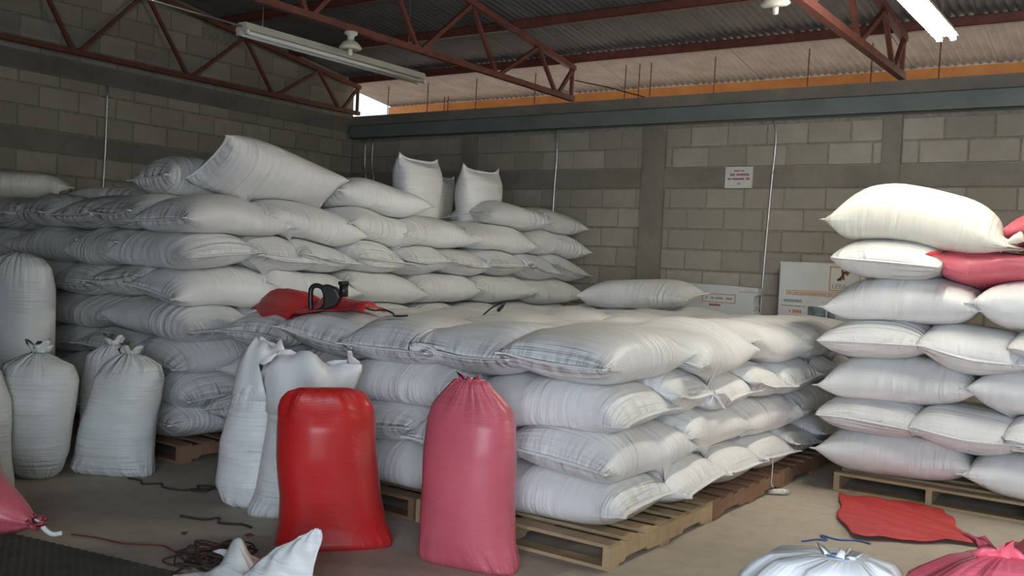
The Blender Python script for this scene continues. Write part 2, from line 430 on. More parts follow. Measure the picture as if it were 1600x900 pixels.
# conduits
def conduit(pts, label, clips):
    e = empty('conduit', pts[-1], label, 'conduit'); o0 = Vector(pts[-1])
    mb = MB(); mb.tube([Vector(p)-o0 for p in spline(pts, 4)], .0085, 8); mb.obj('pipe', M['galv'], e, True)
    for c in clips:
        mb = MB(); c = Vector(c)-o0; mb.box((c.x-.02, c.y-.012, c.z-.008), (c.x+.02, c.y+.012, c.z+.008)); mb.obj('pipe_clip', M['galv'], e)
yb = YB-.025
conduit([(-8.93, yb, 2.95), (-8.93, yb, 2.6), (-8.90, yb, 2.4), (-8.9, yb, 1.6)], 'thin galvanised conduit on the back wall, leftmost of the close pair', [(-8.92, yb, 2.5)])
conduit([(-8.80, yb, 2.95), (-8.80, yb, 2.6), (-8.76, yb, 2.4), (-8.78, yb, 1.6)], 'thin galvanised conduit on the back wall, right one of the close pair', [(-8.79, yb, 2.5)])
conduit([(-5.96, yb, 2.95), (-5.92, yb, 2.75), (-5.93, yb, 2.2), (-5.95, yb, 1.2)], 'galvanised conduit dropping to the back wall behind the stack far end', [(-5.93, yb, 2.6)])
conduit([(-3.40, yb, 2.95), (-3.36, yb, 2.78), (-3.385, yb, 2.2), (-3.42, yb, 1.1), (-3.43, yb, .3)], 'galvanised conduit between the small sign and the white boxes', [(-3.35, yb, 2.43), (-3.37, yb, 1.58)])
conduit([(XL+.03, 5.62, 3.04), (XL+.03, 5.62, 2.4), (XL+.03, 5.60, 1.6)], 'galvanised conduit on the dark left wall', [(XL+.03, 5.61, 2.2)])

# sign on back wall
e = empty('wall_sign', (-3.72, YB-.03, 2.28), 'small white notice with red lettering on the back wall', 'sign')
mb = MB(); mb.box((-.145, -.006, 0), (.145, .01, .215)); mb.obj('sheet', M['signwhite'], e)
def dashes(e, x0, x1, z, h, mat, y=-.008, seed=0, name='lettering', gap=.2):
    r = random.Random(seed); mb = MB(); x = x0
    while x < x1:
        L = h*r.uniform(.45, .85)
        if r.random() < .85: mb.box((x, y, z), (min(x+L*.8, x1), y+.003, z+h*r.uniform(.85, 1)))
        x += L
    mb.obj(name, mat, e)
dashes(e, -.05, .055, .168, .014, M['print_red'], seed=1)
dashes(e, -.11, .115, .125, .022, M['print_red'], seed=2)
dashes(e, -.115, .115, .082, .022, M['print_red'], seed=3)
dashes(e, -.012, .02, .035, .024, M['print_grey'], seed=4)

# ------------------------------------------------------------------ lamps
def tube_fixture(name, x, y0, y1, z, lit, label):
    e = empty(name, (x, y0, z), label, 'lamp'); L = y1-y0
    mb = MB(); w = .075
    P = []
    for yy in (0, L):
        P += [(-w, yy, .0), (w, yy, .0), (w*.55, yy, .06), (-w*.55, yy, .06)]
    mb.add(P, [(0,1,2,3), (7,6,5,4), (0,4,5,1), (1,5,6,2), (2,6,7,3), (3,7,4,0)])
    mb.obj('housing', M['enamel'], e)
    mb = MB(); mb.box((-.012, .04, -.004), (.012, L-.04, .001)); mb.obj('channel', M['dark'], e)
    for s in (-1, 1):
        mb = MB(); mb.tube([(s*.045, .03, -.02), (s*.045, L-.03, -.02)], .016, 10)
        mb.obj('tube', M['tube_on' if lit else 'tube_off'], e, True)
        for yy in (.015, L-.015):
            mb = MB(); mb.box((s*.045-.018, yy-.015, -.035), (s*.045+.018, yy+.015, .002)); mb.obj('lamp_holder', M['enamel'], e)
    for yy in (.2, L-.2):
        mb = MB(); mb.tube([(0, yy, .06), (0, yy, roofz(y0+yy)-z+(.1))], .003, 5); mb.obj('hanger', M['galv'], e)
    return e
tube_fixture('tube_lamp', -5.98, 4.75, 6.85, 3.10, False, 'unlit white fluorescent lamp hanging left of the middle truss')
tube_fixture('tube_lamp', -1.41, 5.25, 7.02, 3.11, True, 'brightly lit fluorescent tube lamp at upper right')
tube_fixture('tube_lamp', 2.1, 5.25, 7.02, 3.11, True, 'added unseen tube lamp beyond the right edge, brightening the stacks from the right')  # unseen lamp, added to brighten stacks and back wall from the right
mb = MB(); mb.tube([(-6.0, 3.0, 3.15), (-5.97, 3.9, 3.13), (-5.98, 4.75, 3.13)], .011, 8)
tag(mb.obj('conduit', M['galv'], None, True), 'thin pale conduit leading up to the unlit fluorescent lamp', 'conduit')
def bulb_lamp(loc, label, tilt=0):
    e = empty('bulb_lamp', loc, label, 'lamp'); e.rotation_euler = (tilt, 0, 0)
    mb = MB(); mb.lathe((0, 0, 0), [(.055, 0), (.055, -.02), (.03, -.035), (.028, -.07), (.035, -.075)], 20); mb.obj('socket', M['enamel'], e, True)
    mb = MB(); mb.lathe((0, 0, 0), [(.03, -.07), (.06, -.085), (.092, -.125), (.094, -.135), (.07, -.15), (.03, -.14)], 24); mb.obj('shade', M['enamel'], e, True)
    mb = MB(); mb.lathe((0, 0, 0), [(.014, -.14), (.02, -.15), (.018, -.19), (.008, -.197)], 14); mb.obj('bulb', M['tube_off'], e, True)
bulb_lamp((-5.73, 5.66, WT+.003), 'round white bulb holder with shade under the middle truss')
bulb_lamp((-2.2, 5.83, WT+.003), 'white bulb holder with shade under the right truss, near lit tube', .25)

# ------------------------------------------------------------------ pallets
def pallet(x0, y0, label, mat, W=1.2, D=1.2, nb=7, rz=0, ends=True):
    e = empty('pallet', (x0, y0, 0), label, 'pallet', 'wooden pallets under the stacks', rz)
    hs = .089; tb = .017
    for sx in (0, W/2-.019, W-.038):
        mb = MB(); P = []
        prof = [(0, tb), (.15, tb), (.17, tb+.018), (.38, tb+.018), (.40, tb), (D-.40, tb), (D-.38, tb+.018), (D-.17, tb+.018), (D-.15, tb), (D, tb), (D, tb+hs), (0, tb+hs)]
        for x in (sx, sx+.038): P += [(x, y, z) for y, z in prof]
        n = len(prof); mb.add(P, [tuple(range(n)), tuple(range(n, 2*n))[::-1]] + [(i, (i+1) % n, n+(i+1) % n, n+i) for i in range(n)])
        mb.obj('stringer', mat, e)
    bm_ = MB(); bm_.box((0, 0, 0), (W, .1, tb)); bme = bm_.mesh('deck_board'); bme.materials.append(mat)
    for i in range(nb):
        o = mesh_obj('deck_board', bme, None, e); o.location = (0, (D-.1)*i/(nb-1), tb+hs)
    for yy in (0, (D-.1)/2, D-.1):
        o = mesh_obj('bottom_board', bme, None, e); o.location = (0, yy, 0)
PZ = .123
for i, y in enumerate((3.93, 5.145, 6.36, 7.575)):
    w_ = ('nearest', 'second', 'third', 'fourth')[i]
    pallet(-3.33, y, f'{("pale pine", "browner", "brown", "brown")[i]} pallet under the right edge of the low stack, {w_} from the front', M['wood' if i == 0 else 'wooddark'])
pallet(-4.55, 3.93, 'brown pallet behind the red standing sack, under the low middle stack', M['wooddark'])
for i, (x, y) in enumerate(((-6.52, 3.86), (-6.52, 5.08), (-7.75, 3.86), (-8.97, 3.86))):
    pallet(x, y, ('brown pallet whose corner shows under the tall left stack', 'brown pallet deep under the tall left stack, second from the front', 'brown pallet under the tall left stack behind the standing sacks', 'brown pallet under the far left end of the tall stack')[i], M['wooddark'])
for i in range(2): pallet(-1.85+1.22*i, 6.5, ('pale pallet under the right stack above the red sack on the floor', 'pale pallet under the right stack at the right picture edge')[i], M['wood'])

# ------------------------------------------------------------------ sacks
placed = []      # (bvh, lo, hi)
NU, NTT = 30, 30
def grid_faces(nu, nt):
    F = []
    for j in range(nt-1):
        for i in range(nu): F.append((j*nu+i, j*nu+(i+1) % nu, (j+1)*nu+(i+1) % nu, (j+1)*nu+i))
    return F
def near(lo, hi, m=.02):
    return [p for p in placed if np.all(p[1]-m < hi) and np.all(p[2]+m > lo)]
def push_out(V, neigh, zmin, fixed=None):
    for b, lo, hi in neigh:
        idx = np.where(np.all((V > lo) & (V < hi), axis=1))[0]
        for i in idx:
            p = Vector(V[i]); loc, n, _, d = b.find_nearest(p, .25)
            if loc is None: continue
            if (p-loc).dot(n) < 0.0:
                q = loc + n*.003; V[i] = q
    if zmin is not None: V[:, 2] = np.maximum(V[:, 2], zmin)
def register(V, F):
    b = BVHTree.FromPolygons([tuple(p) for p in V], F); placed.append((b, V.min(0), V.max(0)))
FACES = grid_faces(NU, NTT)
def wob(r, n=4):
    return [(r.uniform(-1, 1), r.uniform(1, 4.5), r.uniform(1, 3)*(1 if r.random() < .5 else -1), r.uniform(0, 6.28)) for _ in range(n)]
def finish_sack(name, V, faces, uvf, mat, label, cat, group, origin, seams, seam_mat, extra_caps=None):
    me = bpy.data.meshes.new(name)
    o = Vector(origin)
    me.from_pydata([tuple(Vector(p)-o) for p in V], [], faces + (extra_caps or []))
    uvl = me.uv_layers.new(name='UVMap')
    nu = uvf[0]; nt = uvf[1]
    li = 0; data = np.zeros(len(me.loops)*2)
    for f in me.polygons:
        vs_ = list(f.vertices); cols = [v % nu for v in vs_]
        wrap = (max(cols)-min(cols)) > nu/2 and len(vs_) == 4
        for v, c in zip(vs_, cols):
            u = c/nu + (1 if wrap and c < nu/2 else 0); data[li*2] = u; data[li*2+1] = (v//nu)/(nt-1); li += 1
    uvl.data.foreach_set('uv', data)
    me.polygons.foreach_set('use_smooth', [True]*len(me.polygons)); me.update()
    ob = mesh_obj(name, me, mat); ob.location = o
    tag(ob, label, cat, group)
    for ln, out in seams:      # ribbon seam along the end line
        S = []; n = len(ln)
        for k in range(n):
            p = Vector(ln[k])-o; d = Vector(out[k]); up = Vector((0, 0, 1)) if abs(d.z) < .8 else Vector((1, 0, 0))
            nn = d.cross((Vector(ln[min(k+1, n-1)])-Vector(ln[max(k-1, 0)])).normalized()).normalized()*.006
            q = p + d*.024
            p2 = p - d*.012
            S += [p2-nn, q-nn*.5, q+nn*.5, p2+nn]
        F = []
        for k in range(n-1):
            for i in range(4): F.append((4*k+i, 4*k+(i+1) % 4, 4*k+4+(i+1) % 4, 4*k+4+i))
        F += [(3, 2, 1, 0), tuple(4*(n-1)+i for i in range(4))]
        m2 = MB(); m2.add(S, F); m2.obj('seam', seam_mat, ob, True)
    return ob
JR = random.Random(4)
def sack(c, L, W, T, head, label, group, pitch=0, roll=0, mat='white', seed=None, conform=True, zmin=None, name='sack', seams=(1, 1), collide=True, ear=1.0, cat='sack', fat=1.0, bend=0.0):
    r = random.Random(seed if seed is not None else hash((round(c[0], 2), round(c[1], 2), round(c[2], 2))) & 0xffff)
    if conform: T *= 1.08; W *= JR.uniform(.95, 1.02); roll += JR.uniform(-5, 5); pitch += JR.uniform(-2.5, 2.5); head += JR.uniform(-2, 2)
    V = np.zeros((NU*NTT, 3)); wv = wob(r, 5); wv2 = wob(r, 4)
    asym = r.uniform(-.12, .12)
    base = np.zeros((NTT, NU, 3))
    for j in range(NTT):
        s = -1 + 2*j/(NTT-1); t = math.sin(s*math.pi/2*.98)/math.sin(math.pi/2*.98)
        at = abs(t)
        h = T/2*max(0, (1-at**4.2))**.60*(1+asym*t)
        hw = W/2*(.955 + .075*at**3 - .06*at**24)
        for i in range(NU):
            ph = 2*math.pi*i/NU; cphi, sphi = math.cos(ph), math.sin(ph)
            n = 2.55-.6*at**3
            y = hw*math.copysign(abs(cphi)**(2/n), cphi); z = h*math.copysign(abs(sphi)**(2/n*1.05), sphi)
            yn = y/hw
            x = t*L/2*(1 - .045*(1-yn*yn)*at**4) + math.copysign(.018*ear*abs(yn)**8*at**10, t)
            # edges flatten near ends like a pillow
            nz = sum(a*math.sin(f*t*1.3+g*ph+q) for a, f, g, q in wv)*.008
            z2 = z + nz*(1-at**6)*(1 if sphi >= 0 else .5); y2 = y + sum(a*math.sin(f*t+g*ph+q) for a, f, g, q in wv2)*.006
            if z < 0: z2 *= .85
            z2 -= bend*(at**2)
            base[j, i] = (x, y2, z2)
    R = (Matrix.Rotation(math.radians(head), 3, 'Z') @ Matrix.Rotation(math.radians(pitch), 3, 'Y') @ Matrix.Rotation(math.radians(roll), 3, 'X'))
    Rn = np.array(R); V = base.reshape(-1, 3) @ Rn.T + np.array(c)
    if conform:
        lo, hi = V.min(0), V.max(0); lo2 = lo.copy(); lo2[2] -= .25
        ng = near(lo2, hi); S = np.full((7, 5), np.nan)
        for a in range(7):
            for b in range(5):
                px = (-1+2*a/6)*L/2*.93; py = (-1+2*b/4)*W/2*.85
                q = Rn @ np.array([px, py, 0]) + np.array(c); best = -9
                for bv, l_, h_ in ng:
                    hit = bv.ray_cast(Vector((q[0], q[1], c[2]+.08)), Vector((0, 0, -1)), .5)
                    if hit[0] is not None: best = max(best, hit[0].z)
                if zmin is not None and best < zmin: best = zmin if (zmin > c[2]-T) else best
                S[a, b] = best
        ref = c[2]-T/2*.82
        S = np.clip(np.where(S < -5, ref-.06, S)-ref, -.06, .06)
        for _ in range(3):
            P = np.pad(S, 1, mode='edge'); S = (P[:-2, 1:-1]+P[2:, 1:-1]+P[1:-1, :-2]+P[1:-1, 2:]+2*S)/6
        loc = base.reshape(-1, 3)
        fa = np.clip((loc[:, 0]/(L/2*.93)+1)*3, 0, 5.999); fb = np.clip((loc[:, 1]/(W/2*.85)+1)*2, 0, 3.999)
        ia = fa.astype(int); ib = fb.astype(int); da = fa-ia; db = fb-ib
        dz = S[ia, ib]*(1-da)*(1-db)+S[ia+1, ib]*da*(1-db)+S[ia, ib+1]*(1-da)*db+S[ia+1, ib+1]*da*db
        V[:, 2] += dz*.75
    if collide:
        V0 = V.copy()
        for it in range(3):
            lo, hi = V.min(0), V.max(0); ng = near(lo, hi, .0); push_out(V, ng, zmin)
            if it < 2:
                D = (V-V0).reshape(NTT, NU, 3); D2 = D.copy()
                D2[1:-1] = .4*D[1:-1] + .15*D[:-2] + .15*D[2:] + .15*np.roll(D, 1, 1)[1:-1] + .15*np.roll(D, -1, 1)[1:-1]
                V = V0 + D2.reshape(-1, 3)
    elif zmin is not None: V[:, 2] = np.maximum(V[:, 2], zmin)
    caps = [tuple(range(NU))[::-1], tuple((NTT-1)*NU+i for i in range(NU))]
    sl = []
    G = V.reshape(NTT, NU, 3)
    for end, use in ((0, seams[0]), (NTT-1, seams[1])):
        if not use: continue
        prev = 3 if end == 0 else NTT-4
        ln = []; out = []
        for k in range(NU//2+1):
            a = (G[end, k] + G[end, (-k) % NU])/2; b = (G[prev, k] + G[prev, (-k) % NU])/2
            d = a-b; d /= np.linalg.norm(d)+1e-9; ln.append(a); out.append(d)
        sl.append((ln, out))
    org = (c[0], c[1], float(V[:, 2].min()))
    ob = finish_sack(name, V, FACES, (NU, NTT), M[mat], label, cat, group, org, sl, M['redseam'] if mat in ('red', 'pink') else M['seam'], caps)
    register(V, FACES+caps)
    return ob
ORD = ['first', 'second', 'third', 'fourth', 'fifth', 'sixth', 'seventh', 'eighth', 'ninth']
LAY = ['', 'bottom layer', 'second layer up', 'third layer up', 'fourth layer up', 'fifth layer up', 'sixth layer up', 'seventh layer up']

# --- tall left stack: X face at -5.27, Y face at 3.84
GL = 'sacks in the tall left stack'
zl = {1: .235, 2: .465, 3: .70, 4: .935, 5: 1.17, 6: 1.405, 7: 1.64}
XF, YFc = -5.27, 3.84
faceX = {   # intervals along Y on the lit side
 1: [(3.84, 4.48)], 2: [(3.84, 4.8)], 3: [(3.84, 4.45)],
 4: [(3.82, 4.44), (4.42, 5.05), (5.03, 5.66), (5.64, 6.27), (6.25, 6.9), (6.88, 7.52), (7.5, 8.15), (8.13, 8.8)],
 5: [(3.83, 4.62), (4.55, 5.42), (5.35, 6.28), (6.2, 7.12), (7.03, 8.0), (7.9, 8.92)],
 6: [(3.84, 4.46), (4.4, 5.0), (4.80, 5.4), (5.37, 6.0), (5.95, 6.62), (6.54, 7.2), (7.1, 7.75), (7.68, 8.4), (8.28, 9.0)],
 7: [(3.84, 4.72), (4.55, 5.5), (5.3, 6.22), (5.98, 7.0), (6.86, 7.95), (7.9, 9.0)]}
faceY = {1: [-6.2, -6.85, -7.5, -8.15], 3: [-6.25, -6.85, -7.45, -8.05], 5: [-6.15, -6.72, -7.32, -7.95], 7: [-6.13, -6.72, -7.28, -7.78, -8.35],
         2: [(-6.95, -6.0), (-7.9, -6.95)], 4: [(-7.25, -6.25), (-8.2, -7.2)], 6: [(-6.8, -6.2), (-7.75, -6.73), (-8.7, -7.7)]}
for r in range(1, 8):
    lenY = r in (1, 3, 5, 7)
    if r == 2: lenY = False
    for k, (a, b) in enumerate(faceX[r]):
        wdt = b-a; z = zl[r] + rnd.uniform(-.006, .006); hd = rnd.uniform(-2.5, 2.5)
        lb = (f'white sack at the near corner of the tall left stack, {LAY[r]}' if k == 0 else
              f'white sack {ORD[k]} from near corner, {LAY[r]}, lit side of tall left stack')
        mt = 'white'
        if r == 2:
            sack((XF-.49, 3.84+.33, z), 1.0, .66, .275, hd, lb, GL, zmin=PZ, mat=mt)
        elif r == 1:
            sack((XF-.36, 3.84+.47, z), .98, .66, .275, 90+hd, lb, GL, zmin=PZ, mat=mt)
        elif lenY:
            L = max(wdt, .93); sack((XF-.345+rnd.uniform(-.015, .015), (a+b)/2 if wdt > .9 else a+L/2, z), L*1.0, .66, .275, 90+hd, lb, GL, zmin=PZ, mat=mt, bend=.02)
        else:
            sack((XF-.50+rnd.uniform(-.02, .02), (a+b)/2, z), 1.0, max(wdt, .6)*1.02, .27, hd, lb, GL, zmin=PZ, mat=mt)
    for k, q in enumerate(faceY[r]):
        z = zl[r] + rnd.uniform(-.006, .006)
        lb = f'shade-greyed white sack {ORD[k]} left of the corner sack, {LAY[r]}, shaded face of tall stack'
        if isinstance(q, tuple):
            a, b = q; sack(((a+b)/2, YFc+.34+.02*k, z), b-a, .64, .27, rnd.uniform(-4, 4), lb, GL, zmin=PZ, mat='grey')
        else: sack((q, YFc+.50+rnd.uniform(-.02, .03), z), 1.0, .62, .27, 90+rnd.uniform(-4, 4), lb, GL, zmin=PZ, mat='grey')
# second line behind the lit top rows, seen between the heaps
for z, tagz in ((1.64, 'top'),):
    for j, x in enumerate((-6.32,)):
        for k, y in enumerate((5.3, 6.3, 7.3, 8.3)):
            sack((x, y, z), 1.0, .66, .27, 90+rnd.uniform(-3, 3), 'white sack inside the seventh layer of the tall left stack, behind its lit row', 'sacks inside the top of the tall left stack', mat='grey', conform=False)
sack((-5.62, 7.72, 1.865), 1.02, .62, .25, 84, 'white sack on top at far end of tall left stack, left one of two', GL, mat='white')
sack((-5.64, 8.55, 1.865), .95, .62, .25, 92, 'white sack on top at far end of tall left stack, against the back wall', GL, mat='white')
# heap on top
GH = 'loose sacks on top of the tall left stack'
sack((-6.12, 4.50, 1.875), .80, .50, .34, 90, 'round-ended grey sack on the tall stack, left of the big leaning sack', GH, mat='grey')
sack((-5.60, 5.85, 1.87), .90, .52, .27, 80, 'white sack on the tall stack, half behind the right end of the big leaning sack', GH, mat='white', roll=-12)
sack((-5.66, 4.83, 1.965), 1.16, .52, .34, 90, 'big white sack leaning askew on top of the tall stack, corner pointing up', GH, mat='white', roll=-38, pitch=9, conform=False, seed=5)
sack((-7.55, 4.9, 1.83), 1.1, .62, .22, 15, 'dim grey sack lying on the far left of the tall stack, flat top', GH, mat='grey')
sack((-8.55, 4.35, 1.9), 1.05, .62, .26, 50, 'dim yellowish sack lying at the left picture edge on the tall stack', GH, mat='cream')
sack((-6.45, 7.2, 1.87), 1.0, .6, .28, 75, 'dim sack on the tall stack just left of the two upright sacks', GH, mat='grey')
sack((-5.78, 6.64, 2.01), .60, .55, .36, 0, 'white sack standing upright on the tall stack, left of two, one torn corner up', GH, mat='white', pitch=-90, conform=False, seed=21, ear=1.6)
sack((-5.72, 7.50, 2.01), .58, .60, .36, 0, 'white sack standing upright on the tall stack, right of two, both ears showing', GH, mat='white', pitch=-90, conform=False, seed=22, ear=2.2)
sack((-6.12, 7.36, 1.98), .5, .42, .26, 10, 'small cream sack standing between and behind the two upright sacks', GH, mat='cream', conform=False, pitch=-80)

# --- low middle stack
GM = 'sacks in the low middle stack'
def mz(r, x): return .245 + .235*(r-1) - .015*r*max(0, (-2.3-x)/2.6)
XM, YM = -2.16, 3.93
side = {1: [(3.97, 4.65), (4.58, 5.24), (5.17, 5.85), (5.78, 6.5), (6.42, 7.1), (7.03, 7.7), (7.62, 8.3)],
        3: [(3.97, 4.66), (4.58, 5.25), (5.16, 5.82), (5.74, 6.42), (6.36, 7.04), (6.96, 7.64), (7.56, 8.24)],
        2: [(3.96, 4.94), (4.88, 5.82), (5.76, 6.78), (6.7, 7.66), (7.6, 8.5)]}
for r in (1, 2, 3):
    for k, (a, b) in enumerate(side[r]):
        x = XM-.5; z = mz(r, x)+rnd.uniform(-.006, .006)
        lb = (f'white sack at the near right corner of the low middle stack, {LAY[r]}' if k == 0 else f'white sack {ORD[k]} from near corner, {LAY[r]}, right side of low stack')
        if r in (1, 3): sack((XM-(.49 if r == 3 else .455)+rnd.uniform(-.03, .03), (a+b)/2, z), 1.0, (b-a)*1.03, .275, rnd.uniform(-4, 4), lb, GM, zmin=PZ)
        else: sack((XM-.34+rnd.uniform(-.02, .02), (a+b)/2, z), b-a+.02, .66, .275, 90+rnd.uniform(-3, 3), lb, GM, zmin=PZ)
    fr = {1: [(-4.1, -3.12), (-5.02, -4.06)], 2: [-3.12, -3.72, -4.32, -4.88], 3: [(-4.12, -3.12), (-5.05, -4.08)]}[r]
    for k, q in enumerate(fr):
        lb = f'white sack {ORD[k]} left of the corner sack, {LAY[r]}, front of low middle stack'
        if isinstance(q, tuple): sack(((q[0]+q[1])/2, YM+.35, mz(r, q[0])), 1.0, .68, .275, rnd.uniform(-3, 3), lb, GM, zmin=PZ)
        else: sack((q, YM+.50, mz(r, q)), 1.0, .64, .275, 90+rnd.uniform(-3, 3), lb, GM, zmin=PZ)
for k in range(6):      # inner bed of the third layer
    sack((-3.68, 4.98+.66*k, mz(3, -3.7)), 1.0, .68, .275, rnd.uniform(-4, 4), 'white sack inside the third layer of the low middle stack, under its top sacks', 'sacks inside the low middle stack', conform=False, zmin=PZ)
    sack((-4.62, 4.98+.66*k, mz(3, -4.6)), .92, .68, .275, rnd.uniform(-4, 4), 'white sack inside the third layer of the low middle stack, under its top sacks', 'sacks inside the low middle stack', conform=False, zmin=PZ)
top = []
cols = [-2.52, -3.08, -3.66, -4.22, -4.78]
colw = [.70, .74, .68, .68, .66]
names = ['rightmost', 'second', 'third', 'fourth', 'fifth']
for row in range(5):
    y = YM + .5 + .95*row
    for k in (4, 3, 2, 1, 0):
        lb = (f'white sack on the low middle stack top, front row, {names[k]} from the right' if row == 0 else f'white sack on the low stack top, {ORD[row]} row back, {names[k]} from the right')
        z = mz(4, cols[k]) + rnd.uniform(-.008, .008)
        dy = rnd.uniform(-.04, .04) if row else (.0, .03, .0, .02, .03)[k]
        if row and k == 0: dy = 0
        sack((cols[k]+(rnd.uniform(-.03, .03) if row else 0), y+dy, z), 1.0, colw[k], .27 if row else .285, 90+(rnd.uniform(-6, 6) if row else (2, -3, 3, 2, -2)[k]), lb, GM, zmin=PZ)
sack((-4.14, 7.98, 1.205), 1.08, .58, .27, 3, 'single white sack lying on the back of the low stack near the boxes', None, mat='white')

# --- right stack
GR = 'sacks in the right stack'
zr = {1: .25, 2: .505, 3: .765, 4: 1.03, 5: 1.295, 6: 1.56}
YR = 6.42
for r in range(1, 7):
    z = zr[r]
    if r in (1, 3, 5):
        for k, (a, b) in enumerate([(-1.98, -1.02), (-1.07, -.1), (-.14, .8)]):
            sack(((a+b)/2, YR+.34, z), b-a, .66, .30, rnd.uniform(-2, 2), f'white sack lengthwise in right stack, {LAY[r]}, {ORD[k]} from the left', GR, zmin=PZ)
    else:
        ws = [(-1.99, -1.31), (-1.38, -.74), (-.86, -.2), (-.25, .4)]
        if r == 6: ws = [(-1.95, -1.26)]
        for k, (a, b) in enumerate(ws):
            sack(((a+b)/2, YR+.48, z-(.02 if k == 1 else 0)), .98, (b-a)*1.04, .30, 90+rnd.uniform(-2, 2), f'white sack end-on in right stack, {LAY[r]}, {ORD[k]} from the left', GR, zmin=PZ)
sack((-1.02, YR+.42, 1.50), .66, .62, .25, 4, 'red sack lying in the right stack under the big tied sack', GR, mat='pink', cat='sack', seed=3)
sack((-.55, YR+.5, 1.66), .62, .6, .26, 20, 'red sack on the right stack at the right picture edge', GR, mat='pink', seed=4)
sack((-.70, YR+.52, 1.80), .45, .5, .18, -25, 'crumpled upper red sack on the right stack behind the tied neck', GR, mat='pink', seed=6)
big = sack((-1.46, YR+.36, 1.83), 1.10, .62, .40, 2, 'big bulging cream sack on the very top of the right stack, neck tied', GR, mat='cream', pitch=6, seams=(1, 0), seed=9, bend=.05)
mb = MB(); bx = Vector((-.93, YR+.2, 1.71))-big.location
mb.tube([bx+Vector(p) for p in ((-.06, 0, 0), (0, 0, 0), (.03, -.01, -.005), (.07, -.02, .01), (.11, -.03, .03))], [.05, .025, .016, .03, .035], 9)
mb.obj('tied_neck', M['cream'], big, True)
mb = MB(); mb.tube([bx+Vector(p) for p in ((.015, -.03, .0), (.03, -.035, -.03), (-.01, -.04, -.07))], .008, 6); mb.obj('twine', M['twine_white'], big, True)

# ------------------------------------------------------------------ standing sacks
def tall_sack(base, head, prof, label, group, mat, seed, neck=None, n=2.15, pleat=.05, kpl=11, lean=(0, 0), nu=48, nt=44, name='standing_sack', coll=False, flare=.0):
    """prof: list of (height, half width, half depth, shift along width, shift along depth)"""
    r = random.Random(seed); hs = [p[0] for p in prof]; Ht = hs[-1]
    P = np.array(prof, float); V = np.zeros((nu*nt, 3)); wv = wob(r, 6)
    ca, sa = math.cos(math.radians(head)), math.sin(math.radians(head))
    ph0 = r.uniform(0, 6)
    for j in range(nt):
        u = j/(nt-1); h = Ht*u
        vals = [np.interp(h, P[:, 0], P[:, c]) for c in range(1, 5)]
        hw, hd, sx, sy = vals
        top = max(0, (u-.80)/.20) if neck else 0
        for i in range(nu):
            a = 2*math.pi*i/nu; c_, s_ = math.cos(a), math.sin(a)
            nn = n if u > .15 else n + (0.15-u)*8
            x = hw*math.copysign(abs(c_)**(2/nn), c_); y = hd*math.copysign(abs(s_)**(2/nn), s_)
            k = 1 + sum(q[0]*math.sin(q[1]*u*4+q[2]*a+q[3]) for q in wv)*.010
            if neck: k += top*(1.6-top*.6)*pleat*(math.sin(kpl*a+ph0+3*u) + .5*math.sin((kpl*2-3)*a+1.3+ph0))
            x = x*k + sx; y = y*k + sy; z = h
            x += lean[0]*h; y += lean[1]*h
            V[j*nu+i] = (base[0]+ca*x-sa*y, base[1]+sa*x+ca*y, base[2]+z)
    F = grid_faces(nu, nt); caps = [tuple(range(nu))[::-1], tuple((nt-1)*nu+i for i in range(nu))]
    if coll:
        V0 = V.copy()
        for it in range(3):
            push_out(V, near(V.min(0), V.max(0), 0), base[2])
            if it < 2:
                D = (V-V0).reshape(nt, nu, 3); D2 = D.copy(); D2[1:-1] = .4*D[1:-1]+.15*D[:-2]+.15*D[2:]+.15*np.roll(D, 1, 1)[1:-1]+.15*np.roll(D, -1, 1)[1:-1]; V = V0+D2.reshape(-1, 3)
    ob = finish_sack(name, V, F, (nu, nt), M[mat], label, 'sack', group, base, [], None, caps)
    register(V, F+caps)
    ob['_ca'] = ca; ob['_sa'] = sa
    return ob
